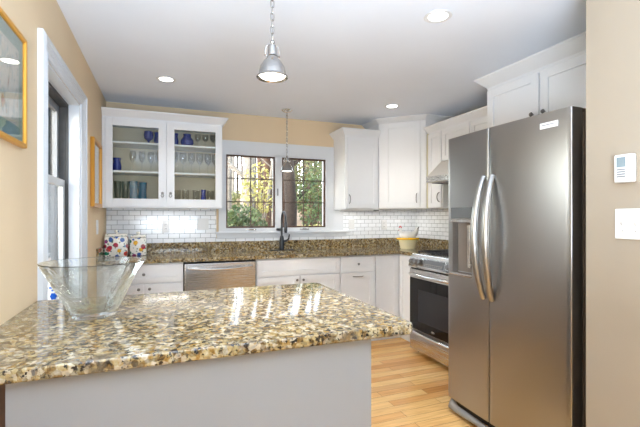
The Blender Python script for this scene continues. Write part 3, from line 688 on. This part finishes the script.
# ------------------------------------------------------------------ canisters
def canister(x, y, w_, h_, label):
    t_ = thing('canister', label, 'canister', (x, y, CT+.0005))
    b = B(); b.box(x-w_/2, x+w_/2, y-w_/2, y+w_/2, CT+.0005, CT+h_, .018); b.build('jar', 'floral_glaze', t_, True)
    l = B(); l.box(x-w_/2+.006, x+w_/2-.006, y-w_/2+.006, y+w_/2-.006, CT+h_+.0005, CT+h_+.022, .009); o = l.build('lid', 'lid_glaze', t_, True)
    B().lathe([(0, 0), (.014, 0), (.011, .010), (.019, .020), (.016, .032), (0, .036)], (x, y, CT+h_+.0225), 16).build('lid_knob', 'lid_glaze', o, True)
canister(-.400, 4.16, .190, .190, 'larger square ceramic canister painted with flowers, at the left wall')
canister(-.222, 4.235, .145, .17, 'smaller square ceramic canister painted with flowers, right of the larger one')

# ------------------------------------------------------------------ hen dish
hx, hy = 2.665, 3.99
hn = thing('hen_dish', 'cream pot with yellow rim and a white ceramic hen lid by the range', 'dish', (hx, hy, CT))
B().lathe([(0, 0), (.088, 0), (.094, .01), (.104, .06), (.118, .108), (.112, .108), (.098, .06), (.085, .012), (0, .012)], (hx, hy, CT+.0005), 28, sy=.8).build('pot', 'cream_glaze', hn, True)
B().lathe([(.115, .104), (.135, .108), (.140, .116), (.136, .124), (.10, .126), (0, .126), (0, .1095), (.112, .1085)], (hx, hy, CT+.0005), 28, sy=.8).build('rim', 'yellow_glaze', hn, True)
q0 = CT+.127
b = B(); U = Vector((.95, -.32, 0)).normalized()
def H_(s_, z): p = Vector((hx, hy, 0))+U*s_; return (p.x, p.y, q0-.004+z*1.25)
b.tube([H_(-.095, .045), H_(-.085, .035), H_(-.05, .024), H_(0, .02), H_(.05, .024), H_(.085, .045), H_(.112, .085), H_(.118, .098)], .02, 16,
       rv=[(.014, .012), (.032, .03), (.046, .05), (.048, .058), (.044, .05), (.032, .034), (.018, .02), (.004, .006)])
hb = b.build('hen_body', 'white_glaze', hn, True)
b = B(); b.tube([H_(-.078, .03), H_(-.085, .06), H_(-.088, .08), H_(-.095, .092)], .016, 12, rv=[.024, .017, .016, .009]); b.tube([H_(-.098, .088), H_(-.115, .084)], .005, 8, rv=[.006, .001])
b.build('hen_head', 'white_glaze', hb, True)
b = B(); 
for k, (s_, z) in enumerate(((-.100, .100), (-.092, .107), (-.083, .105), (-.076, .098))): b.lathe([(0, -.009), (.007, -.004), (.007, .004), (0, .010)], H_(s_, z), 8)
b.lathe([(0, -.010), (.005, -.004), (.004, .004), (0, .006)], H_(-.106, .074), 8)
b.build('hen_comb', 'red_glaze', hb, True)
for s_ in (-1, 1):
    v = Vector((-U.y, U.x, 0))*s_
    p = Vector(H_(-.094, .086))+v*.0145; B().lathe([(0, -.003), (.004, 0), (0, .003)], p, 8).build('hen_eye', 'black_iron', hb, True)
b = B()
for k in range(7): p = Vector(H_(.085+.006*k, .058+.007*k)); b.lathe([(0, -.008), (.007, 0), (0, .008)], p+Vector((.0, -.020+.0015*k, 0)), 6)
b.build('painted_tail_marks', 'black_iron', hb, True)

# ------------------------------------------------------------------ range (front frame: u 0 at y 3.440)
RG = thing('gas_range', 'stainless gas range with black glass oven door beside the refrigerator', 'stove', (2.69, 3.06, 0))
FG = frame((2.36, 3.440, 0), (0, -1, 0)); Wd = .76
B(FG).box(0, Wd, -.66, 0, .03, .972, .002).build('body', 'steel', RG)
b = B(FG); n = 14
top = [(Wd*k/n, .262-.060*math.sin(math.pi*k/n)**.8*0-.0) for k in range(n+1)]
b.box(.002, Wd-.002, 0, .040, .045, .215, .006); dr = b.build('drawer', 'steel_light', RG, True)
b = B(FG); b.tube([(.004+(Wd-.008)*k/16, .034+.030*math.sin(math.pi*k/16)**.7, .226-.0*k) for k in range(17)], .016, 10, rv=[(.012, .014)]*17); b.build('drawer_handle', 'chrome', dr, True)
dd = B(FG).box(.002, Wd-.002, 0, .042, .252, .845, .005).build('oven_door', 'steel_light', RG, True)
B(FG).box(.012, Wd-.012, .042, .046, .258, .760, .002).build('door_glass', 'black_glass', dd)
B(FG).box(.150, Wd-.150, .0462, .0468, .345, .655, .0).build('inner_window', 'black_iron', dd)
B(FG).lathe([(0, 0), (.026, 0), (.024, .002), (0, .002)], (Wd/2, .0466, .292), 20, (0, 1, 0), sx=1, sy=.35).build('badge', 'tray_grey', dd)
B(FG).tube([(.05, .042, .800), (.055, .075, .800)] + [(.055+.65*k/12, .078+.022*math.sin(math.pi*k/12), .800) for k in range(1, 12)] + [(.705, .075, .800), (.71, .042, .800)], .014, 12).build('handle', 'chrome', dd, True)
cp = B(FG).poly([(-.01, .862), (.050, .862), (.056, .872), (.030, .966), (.012, .985), (-.01, .985)], 0, Wd, 'x').build('control_panel', 'chrome', RG)
B(FG).box(.004, Wd-.004, -.005, .028, .847, .861).build('vent_gap', 'dark_gap', RG)
nrm = Vector((0, .094, .026)).normalized()
def cpt(u, z, o=0): f_ = (z-.872)/.094; return Vector((u, .056-.026*f_, z))+nrm*o
for u in (.065, .135, .205-.005, .62, .69):
    if u == .2: continue
    B(FG).lathe([(0, 0), (.034, 0), (.034, .006), (.026, .009), (.023, .036), (.019, .040), (0, .040)], cpt(u, .918, .0003), 20, nrm).build('knob', 'pewter', cp, True)
b = B(FG); b.quadpatch([[cpt(.235, .886, .0012), cpt(.535, .886, .0012)], [cpt(.235, .954, .0012), cpt(.535, .954, .0012)]]); b.build('display', 'display_grey', cp)
b = B(FG)
for k in range(9):
    for z in (.897, .912): b.box(.255+.03*k, .269+.03*k, cpt(0, z).y-.001, cpt(0, z).y+.0035, z-.003, z+.003)
b.build('display_keys', 'tray_grey', cp)
B(FG).box(.0, Wd, -.66, .012, .9725, .992, .004).build('cooktop', 'chrome', RG)
B(FG).box(.03, Wd-.03, -.62, -.03, .9921, .995).build('burner_pan', 'steel_light', RG)
for k in range(3):
    u0 = .035+k*.232; u1 = u0+.226; b = B(FG); zg = 1.022
    b.box(u0, u1, -.05, -.036, zg-.012, zg); b.box(u0, u1, -.61, -.596, zg-.012, zg); b.box(u0, u0+.012, -.61, -.036, zg-.012, zg); b.box(u1-.012, u1, -.61, -.036, zg-.012, zg)
    for j in (1, 2, 3): uu_ = u0+.226*j/4; b.box(uu_-.006, uu_+.006, -.61, -.036, zg-.008, zg+.006)
    b.box(u0, u1, -.330, -.318, zg-.010, zg)
    for uu in (u0+.003, u1-.013):
        for yq in (-.048, -.606): b.box(uu, uu+.010, yq, yq+.010, .995, zg-.012)
    b.build('grate', 'black_iron', RG)
for (u, y_) in ((.15, -.18), (.15, -.47), (.38, -.32), (.61, -.18), (.61, -.47)):
    B(FG).lathe([(0, 0), (.045, 0), (.045, .008), (.03, .012), (0, .012)], (u, y_, .9952), 18).build('burner', 'black_iron', RG, True)
for u in (.04, Wd-.04):
    for y_ in (-.05, -.6): B(FG).cyl((u, y_, 0), (u, y_, .03), .018, 10).build('levelling_foot', 'dark_gap', RG)

# hood
hd = thing('range_hood', 'slim stainless range hood under the white cabinet above the range', 'hood', (2.8, 3.06, 1.70))
b = B(); b.poly([(XR-.011, 1.705), (2.525, 1.705), (2.52, 1.712), (2.52, 1.768), (2.70, 1.940), (XR-.011, 1.940)], R(-2.60), R(-3.438), 'y') if False else None
b = B(); mk = [(XR-.011, 1.710), (2.525, 1.710), (2.52, 1.716), (2.52, 1.770), (2.705, 1.940), (XR-.011, 1.940)]
b.poly(mk, 2.680, 3.436, 'y'); b.build('canopy', 'hood_steel', hd)
B().box(2.515, 2.5195, 2.684, 3.432, 1.712, 1.768, .001).build('front_lip', 'steel_light', hd)
B().box(2.56, 3.0, 2.72, 3.40, 1.700, 1.7095, .002).build('filter_panel', 'grey_aluminium', hd)

# ------------------------------------------------------------------ refrigerator
XF = 1.853; fy0, fy1, seam = 2.296, 1.380, 1.905
fr = thing('refrigerator', 'tall stainless side-by-side refrigerator with ice and water dispenser', 'refrigerator', (2.25, (fy0+fy1)/2, 0))
B().box(1.958, 2.66, fy1+.006, fy0-.006, .03, 1.885, .004).build('body', 'fridge_side', fr)
FZ = frame((XF, fy0, 0), (0, -1, 0)); DW = fy0-fy1; us = fy0-seam; TH = .088
def fdoor(u0, u1, hole=None, nm='door'):
    """door with softly rounded vertical edges and slightly bowed face (d = outwards)"""
    zb0, zt0 = .105, 1.905
    us_ = []; n = 16
    for k in range(n+1): us_.append(u0+(u1-u0)*k/n)
    if hole: us_ = sorted(set([round(x, 4) for x in us_ if not (hole[0]-.006 < x < hole[1]+.006)] + [hole[0], hole[1]]))
    def dep(u):
        c_ = (u-DW/2)/(DW/2); d = -.014*c_*c_
        e_ = min(u-u0, u1-u); rr = .006
        if e_ < rr: d -= rr-math.sqrt(max(0, rr*rr-(rr-e_)**2))
        return d
    ex = [u0+.0008, u0+.002, u0+.006]; ex2 = [u1-.0008, u1-.002, u1-.006]
    us_ = sorted(set(us_+ex+ex2))
    zs = [zb0, zt0] if not hole else [zb0, hole[2], hole[3], zt0]
    b = B(FZ); V = [[b.bm.verts.new(FZ @ Vector((u, dep(u), z))) for u in us_] for z in zs]
    for j in range(len(zs)-1):
        for i in range(len(us_)-1):
            if hole and j == 1 and us_[i] >= hole[0]-1e-6 and us_[i+1] <= hole[1]+1e-6: continue
            b.bm.faces.new((V[j][i], V[j][i+1], V[j+1][i+1], V[j+1][i]))
    bk = [[b.bm.verts.new(FZ @ Vector((u, -TH, z))) for u in (u0, u1)] for z in (zb0, zt0)]
    b.bm.faces.new((bk[0][0], bk[0][1], bk[1][1], bk[1][0]))
    b.bm.faces.new(V[0]+[bk[0][1], bk[0][0]]); b.bm.faces.new(V[-1]+[bk[1][1], bk[1][0]])
    b.bm.faces.new([V[j][0] for j in range(len(zs))]+[bk[1][0], bk[0][0]]); b.bm.faces.new([V[j][-1] for j in range(len(zs))]+[bk[1][1], bk[0][1]])
    if hole:
        h0, h1, hz0, hz1 = hole; dp = .062; a = [(h0, hz0), (h1, hz0), (h1, hz1), (h0, hz1)]
        i0, i1 = us_.index(h0), us_.index(h1)
        F_ = [V[1][i0], V[1][i1], V[2][i1], V[2][i0]]; K = [b.bm.verts.new(FZ @ Vector((u, -dp, z))) for u, z in a]
        for k in range(4): b.bm.faces.new((F_[k], F_[(k+1) % 4], K[(k+1) % 4], K[k]))
        b.bm.faces.new(K)
    return b.build(nm, 'steel', fr, 35)
hole = (.050, .245, .985, 1.345)
fd1 = fdoor(0, us-.003, hole, 'freezer_door')
fd2 = fdoor(us+.003, DW, None, 'fridge_door')
B(FZ).box(us-.002, us+.002, -TH, -.02, .11, 1.90).build('seam_gasket', 'dark_gap', fr)
# dispenser
B(FZ).box(.048, .247, -.012, .0025, 1.352, 1.425, .002).build('dispenser_display', 'display_steel', fd1)
B(FZ).box(.046, .249, -.012, .006, 1.325, 1.350, .003).build('dispenser_bar', 'steel_light', fd1)
ds = B(FZ).box(.052, .243, -.0615, -.056, .99, 1.322).build('dispenser_recess', 'recess_taupe', fd1)
B(FZ).box(.165, .195, -.055, -.030, 1.02, 1.315, .006).build('dispenser_paddle', 'steel_light', ds)
B(FZ).box(.046, .249, -.055, .016, .968, .986, .004).build('drip_tray', 'steel_light', fd1)
# handles
def fh(u, par, sgn):
    z0, z1 = .855, 1.612; b = B(FZ); pts = []; rv = []
    n = 20
    for k in range(n+1):
        a = k/n; z = z0+(z1-z0)*a; s_ = math.sin(math.pi*a)
        pts.append((u+sgn*.012*s_, .006+.066*s_**.75, z)); rv.append((.012+.006*s_, .016+.007*s_))
    b.tube(pts, .014, 12, rv=rv); b.build('handle', 'handle_steel', par, True)
fh(us-.034, fd1, -1); fh(us+.034, fd2, 1)
B(FZ).box(.745, .845, -.014, -.0035, 1.822, 1.852, .001).build('name_plate', 'silver_plate', fd2, label='small silver name plate with a thin dark line of lettering')
B(FZ).box(.758, .830, -.0035, -.0030, 1.838, 1.842).build('plate_lettering', 'grey_print', fd2)
B(FZ).box(.03, DW-.03, -.10, -.055, .04, .100, .004).build('grille', 'dark_gap', fr)
b = B(FZ); b.tube([(.004, -.05, .075), (.03, -.02, .062), (.09, -.012, .050), (.5, -.012, .045), (.8, -.012, .045), (DW-.02, -.04, .06)], .02, 10, rv=[(.022, .012), (.036, .014), (.024, .012), (.012, .010), (.012, .010), (.018, .010)]); b.build('toe_grille_trim', 'tray_grey', fr, True)
for u in (.02, DW-.10): B(FZ).box(u, u+.08, -.16, -.055, 1.886, 1.912, .004).build('hinge_cover', 'fridge_side', fr)
for u in (.05, DW-.05):
    for y_ in (-.14, -.7): B(FZ).cyl((u, y_, 0), (u, y_, .034), .02, 10).build('levelling_foot', 'dark_gap', fr)

# ------------------------------------------------------------------ hall wall fittings
FH = frame((XW, 0, 0), (0, -1, 0))
th = thing('thermostat', 'white wall thermostat with grey screen above the light switches', 'thermostat', (XW-.01, 1.128, 1.51))
B(FH).box(R(1.156), R(1.080), .001, .028, 1.508, 1.628, .006).build('case', 'white_plastic', th, True)
B(FH).box(R(1.144), R(1.108), .0275, .0290, 1.574, 1.616, .001).build('screen', 'lcd', th)
b = B(FH)
for k in range(4): b.box(R(1.143), R(1.109), .0275, .0290, 1.531+.010*k, 1.536+.010*k)
b.build('printed_text', 'grey_print', th)
sw = thing('light_switch_plate', 'wide white toggle switch plate on the hall wall below the thermostat', 'switch plate', (XW-.01, 1.08, 1.33))
B(FH).box(R(1.164), R(.995), .0005, .008, 1.266, 1.396, .003).build('plate', 'white_plastic', sw)
for u in (1.133, 1.080, 1.027): B(FH).poly([(.008, 1.322), (.020, 1.338), (.020, 1.345), (.008, 1.342)], R(u+.005), R(u-.005), 'x').build('toggle', 'white_plastic', sw)
for u in (1.133, 1.080, 1.027):
    for z in (1.30, 1.362): B(FH).lathe([(0, 0), (.0035, 0), (.003, .001), (0, .001)], (R(u), .008, z), 8, (0, 1, 0)).build('screw', 'nickel', sw)

# outlets on the back tile, switch on the left wall
def outlet(m4, u, z, label, nm='outlet', w_=.075, h_=.12, sock=True):
    o = thing(nm, label, 'outlet' if sock else 'light switch', tuple(m4 @ Vector((u, 0, z-h_/2))))
    p = B(m4).box(u-w_/2, u+w_/2, .0005, .009, z-h_/2, z+h_/2, .0025).build('plate', 'white_plastic', o)
    if sock:
        for dz in (-.022, .022): B(m4).box(u-.017, u+.017, .009, .0125, z+dz-.016, z+dz+.016, .003).build('socket', 'white_plastic', p)
        for dz in (-.022, .022):
            for du in (-.006, .006): B(m4).box(u+du-.0015, u+du+.0015, .0125, .0129, z+dz-.005, z+dz+.007).build('slot', 'grey_print', p)
    else: B(m4).box(u-.016, u+.016, .009, .0125, z-.033, z+.033, .002).build('rocker', 'white_plastic', p)
FT = frame((0, YB-.009, 0), (1, 0, 0))
outlet(FT, .027, 1.262, 'white double wall outlet on the tile under the glass-door cabinet')
outlet(FT, .392, 1.285, 'wide white double switch plate on the tile left of the window sill', 'light_switch', w_=.115, sock=False)
outlet(FT, 2.585, 1.262, 'white wall outlet on the tile left of the corner beside the hen dish')
outlet(FT, 2.13, 1.275, 'white rocker switch on the tile just right of the window sill', 'light_switch', sock=False)
outlet(frame((XL, 0, 0), (0, 1, 0)), 3.80, 1.275, 'white wall switch on the tan left wall beside the worktop', 'light_switch', sock=False)

# ------------------------------------------------------------------ pictures on the left wall
FL = frame((XL, 0, 0), (0, 1, 0))
def picture(u0, u1, z0, z1, fw, dp, label, fm, inner):
    o = thing('framed_picture', label, 'picture', (XL, (u0+u1)/2, z0))
    b = B(FL); b.box(u0, u0+fw, .001, dp, z0, z1, .004); b.box(u1-fw, u1, .001, dp, z0, z1, .004); b.box(u0+fw, u1-fw, .001, dp, z1-fw, z1, .004); b.box(u0+fw, u1-fw, .001, dp, z0, z0+fw, .004)
    b.build('frame', fm, o)
    return o
p = picture(1.16, 1.885, 1.628, 2.052, .018, .022, 'large gold-framed watercolour with green mat on the near left wall', 'gold_frame', None)
B(FL).box(1.178, 1.867, .002, .010, 1.646, 2.034).build('mat_board', 'mat_green', p)
B(FL).box(1.225, 1.82, .010, .0110, 1.70, 1.985).build('mat_border', 'mat_white', p)
B(FL).box(1.24, 1.805, .0112, .0118, 1.715, 1.97).build('painting', 'watercolour', p)
B(FL).box(1.178, 1.867, .0145, .0155, 1.646, 2.034).build('glass', 'picture_glass', p)
p = picture(3.475, 3.90, 1.44, 1.975, .030, .030, 'narrow amber-framed print on the left wall between window and glass cabinet', 'amber_frame', None)
B(FL).box(3.505, 3.87, .002, .012, 1.47, 1.945).build('mat_board', 'mat_white', p)
B(FL).box(3.58, 3.80, .012, .0130, 1.56, 1.86).build('print', 'print_pale', p)
B(FL).box(3.505, 3.87, .0165, .0175, 1.47, 1.945).build('glass', 'picture_glass', p)

# ------------------------------------------------------------------ ceiling lights
for (x, y, lb, e) in ((.023, 3.507, 'round recessed ceiling light near the left wall', 9), (1.435, 1.851, 'large bright recessed ceiling light nearest the camera', 11), (2.165, 3.523, 'round recessed ceiling light in front of the corner cabinet', 6.5)):
    o = thing('recessed_light', lb, 'ceiling light', (x, y, H))
    B().lathe([(.052, -.001), (.075, -.001), (.078, -.004), (.074, -.007), (.054, -.005), (.052, -.001)], (x, y, H), 32).build('trim_ring', 'white_plastic', o, True)
    B().lathe([(0, -.0015), (.052, -.0015), (.052, -.004), (0, -.004)], (x, y, H), 32).build('lens', 'lamp_white', o)
    l = lamp('recessed_lamp_light', 'SPOT', (x, y, H-.012), e*3.2, (.92, .96, 1), to=(0, 0, -1), spot_size=math.radians(115), spot_blend=1, shadow_soft_size=.05)
for (x, y) in ((.3, -1.2), (1.2, -1.2)):
    o = thing('recessed_light', 'round recessed ceiling light over the dining side behind the camera', 'ceiling light', (x, y, H), 'recessed lights over the dining side')
    B().lathe([(.052, -.001), (.075, -.001), (.078, -.004), (.074, -.007), (.054, -.005), (.052, -.001)], (x, y, H), 32).build('trim_ring', 'white_plastic', o, True)
    B().lathe([(0, -.0015), (.052, -.0015), (.052, -.004), (0, -.004)], (x, y, H), 32).build('lens', 'lamp_white', o)
    lamp('recessed_lamp_light', 'SPOT', (x, y, H-.012), 4, (.9, .95, 1), to=(0, 0, -1), spot_size=math.radians(150), spot_blend=.8, shadow_soft_size=.05)

# pendants
def pendant(x, y, zr, label, e):
    """zr = height of shade rim"""
    o = thing('pendant_lamp', label, 'pendant lamp', (x, y, H))
    B().lathe([(0, -.001), (.055, -.001), (.057, -.006), (.040, -.022), (.010, -.030), (0, -.030)], (x, y, H), 28).build('ceiling_canopy', 'chrome', o, True)
    # chain
    z = H-.030; top = zr+.168; n = int(round((z-top)/.030)); st = (z-top)/n; b = B()
    for k in range(n):
        zc = z-st*(k+.5); hh = st*.62; wd = .0075; pts = []
        for j in range(12):
            a = 2*math.pi*j/12; px_ = wd*math.cos(a); pz = (hh-wd)*(1 if math.sin(a) > 0.01 else -1 if math.sin(a) < -.01 else 0)+wd*math.sin(a)
            pts.append((x+px_, y, zc+pz) if k % 2 else (x, y+px_, zc+pz))
        b.tube(pts, .0019, 6, closed=True)
    b.build('chain', 'shade_nickel', o, True)
    B().tube([(x+.002, y+.002, H-.03), (x-.002, y+.001, (H+top)/2), (x+.001, y, zr+.13)], .0014, 6).build('cord', 'shade_nickel', o, True)
    B().lathe([(0, .168), (.006, .166), (.010, .158), (.006, .150), (.010, .146), (.018, .142), (.020, .100), (.024, .096), (0, .094)], (x, y, zr), 24).build('socket_cap', 'shade_nickel', o, True)
    b = B()
    for s_ in (-1, 1): b.tube([(x+s_*.010, y, zr+.142), (x+s_*.024, y, zr+.143), (x+s_*.031, y, zr+.125), (x+s_*.031, y, zr+.100), (x+s_*.024, y, zr+.094)], .0018, 6); b.lathe([(0, -.004), (.005, 0), (0, .004)], (x+s_*.031, y, zr+.098), 8)
    b.build('yoke', 'nickel', o, True)
    sh = B().lathe([(.022, .096), (.024, .088), (.038, .074), (.053, .050), (.059, .024), (.061, .012), (.068, .008), (.070, .003), (.067, 0), (.064, .006), (.057, .012), (.055, .024), (.049, .048), (.035, .070), (.021, .086), (.022, .096)], (x, y, zr), 36).build('shade', 'shade_nickel', o, True)
    B().lathe([(0, .016), (.054, .016), (.056, .012), (.050, .004), (0, -.002)], (x, y, zr), 28).build('diffuser', 'bulb', o, True)
    lamp('pendant_lamp_light', 'SPOT', (x, y, zr-.01), e, (1, .96, .90), to=(0, 0, -1), spot_size=math.radians(140), spot_blend=.9, shadow_soft_size=.05)
pendant(.448, 1.72, 1.972, 'brushed nickel pendant lamp hanging over the near granite slab', 38)
pendant(1.213, 4.05, 1.838, 'small brushed nickel pendant lamp hanging over the sink before the window', 8)

# ------------------------------------------------------------------ outdoors
b = B(); rows = []
for j in range(14):
    y = 5.0+j*3.0; rows.append([(-14+x*3, y, -.9+max(0, (y-8))*.135+.15*math.sin(x*1.3+j)+.1*math.sin(x*2.9)) for x in range(17)])
b.quadpatch(rows); struct(b.build('ground', 'leaf_litter', None, True))
# white board fence outside the side window
fc = thing('board_fence', 'white vertical board fence outside the side window', 'fence', (-1.35, 3.4, -.6))
for k in range(16): B().box(-1.37, -1.34, 1.9+.19*k, 2.075+.19*k, -.6, 1.55, .006).build('board', 'siding_white', fc)
B().box(-1.34, -1.31, 1.9, 4.93, 1.35, 1.43, .004).build('rail', 'siding_white', fc)
def gz(y): return -.95+max(0, (y-8))*.135
def tree(x, y, r, h, lean, mtl, label, branches=4, grp=None):
    t_ = thing('tree', label, 'tree', (x, y, gz(y)), grp)
    b = B(); z0 = gz(y)-.2; pts = []; rv = []
    for k in range(9):
        a = k/8; pts.append((x+lean*h*a+.04*math.sin(k*1.7+x), y+.05*math.sin(k+y), z0+h*a)); rv.append(r*(1-.55*a))
    b.tube(pts, r, 12, rv=rv); b.build('trunk', mtl, t_, True)
    for q in range(branches if y < 15 else 2):
        k = 3+q % 5; p = Vector(pts[k]); s_ = random.choice((-1, 1)); l = random.uniform(.8, 2.0) if y < 15 else random.uniform(.15, .3)
        B().tube([p, p+Vector((s_*l*.4, .1, l*.35)), p+Vector((s_*l*.8, .2, l*.9)), p+Vector((s_*l, .2, l*1.4))], .03, 8, rv=[rv[k]*.4, rv[k]*.3, rv[k]*.18, .006]).build('branch', mtl, t_, True)
def xy(px, y): u = (px-320)/F; dx_ = u*math.cos(YAW)+math.sin(YAW); dy_ = -u*math.sin(YAW)+math.cos(YAW); return y*dx_/dy_
tree(xy(289.5, 9.5), 9.5, .19, 7, 0, 'bark', 'thick dark tree trunk close behind the right sink window')
tree(xy(246, 13), 13, .27, 8, .02, 'bark_pale', 'thick pale grey tree trunk behind the left sink window')
tree(xy(267, 11), 11, .15, 8, 0, 'bark_brown', 'straight brown tree trunk at the right edge of the left window')
tree(xy(236, 9), 9, .07, 7, -.22, 'bark_pale', 'thin pale trunk leaning left behind the left window')
tree(xy(250, 10), 10, .06, 7, .16, 'bark_pale', 'thin pale trunk leaning right behind the left window')
tree(xy(313, 12), 12, .08, 8, .03, 'bark', 'slim dark tree trunk in the middle of the right window')
rnd = random.Random(3)
for k in range(24):
    y = (15.5, 18, 24.5, 27.5, 30.5, 34)[k % 6]+rnd.uniform(-.2, .2); px = 224+27*(k//6)+((k*7) % 6)*4.4 if k < 20 else (130, 190, 370, 430)[k-20]
    tree(xy(px, y), y, rnd.uniform(.07, .2), rnd.uniform(9, 13), rnd.uniform(-.012, .012), rnd.choice(('bark', 'bark_pale', 'bark_brown', 'bark')), 'slender bare tree trunk among many in the woods behind the house', 3, 'distant trees in the woods')
def shrub(x, y, z, rx, rz, n, mtl, label, s=.05):
    t_ = thing('shrub', label, 'shrub', (x, y, gz(y)))
    rn = random.Random(int(x*100+y*10)); b = B()
    for k in range(n):
        while True:
            p = Vector((rn.uniform(-1, 1), rn.uniform(-1, 1), rn.uniform(-1, 1)))
            if p.length < 1: break
        c_ = Vector((x+p.x*rx, y+p.y*rx*.7, z+p.z*rz)); q = Vector((rn.gauss(0, 1), rn.gauss(0, 1), rn.gauss(0, 1))).normalized(); r_ = q.orthogonal().normalized(); r2 = q.cross(r_); ss = s*rn.uniform(.5, 1.3)
        b.bm.faces.new([b.bm.verts.new(c_+r_*ss), b.bm.verts.new(c_+r2*ss*.55), b.bm.verts.new(c_-r_*ss), b.bm.verts.new(c_-r2*ss*.55)])
    b.build('foliage', mtl, t_, recalc=False)
    b = B()
    for k in range(7):
        a = k*.9; tp = Vector((x+rx*.55*math.cos(a), y+rx*.4*math.sin(a), z+rz*rn.uniform(.2, .8))); b0 = Vector((x, y, gz(y)-.1)); b.tube([b0, b0.lerp(tp, .5)+Vector((0, 0, .1)), tp], .015, 6, rv=[.022, .014, .004])
    b.build('stems', 'bark_brown', t_, True)
shrub(xy(241, 8), 8, 1.15, .55, .45, 1500, 'leaf_green', 'dense green shrub low in the left sink window')
shrub(xy(258, 9.0), 9.0, 1.9, .40, .7, 420, 'leaf_yellow', 'bright yellow-green shrub in the middle of the left window')
shrub(xy(232, 14), 14, .9, .9, .35, 700, 'leaf_olive', 'low olive brush at the foot of the left window')
shrub(xy(310, 11), 11, 2.4, .78, 1.0, 1500, 'leaf_olive', 'tall olive-leaved shrub filling the right sink window', .06)
shrub(xy(318, 9), 9, 1.8, .55, .9, 900, 'leaf_green', 'green leafy shrub right of the dark trunk')
shrub(xy(312, 8.2), 8.2, .95, .6, .25, 800, 'leaf_yellow', 'low yellow brush at the foot of the right window')
shrub(xy(245, 21.3), 21.3, 1.9, 1.6, .9, 1600, 'leaf_olive', 'distant pale brush high behind the left window', .10)
shrub(xy(322, 21.3), 21.3, 2.3, 1.7, 1.1, 1600, 'leaf_green', 'distant green brush high behind the right window', .10)
shrub(-2.3, 8.6, 2.3, 1.0, 1.9, 2600, 'leaf_dark', 'tall dark evergreen beyond the white fence outside the side window', .13)
shrub(xy(250, 16.6), 16.6, 1.5, .8, 1.0, 900, 'twig', 'bare brown brush behind the left window trunks', .07)
shrub(xy(318, 13.4), 13.4, 2.6, 1.1, 1.6, 1300, 'twig', 'bare brown brush behind the right window shrubs', .07)
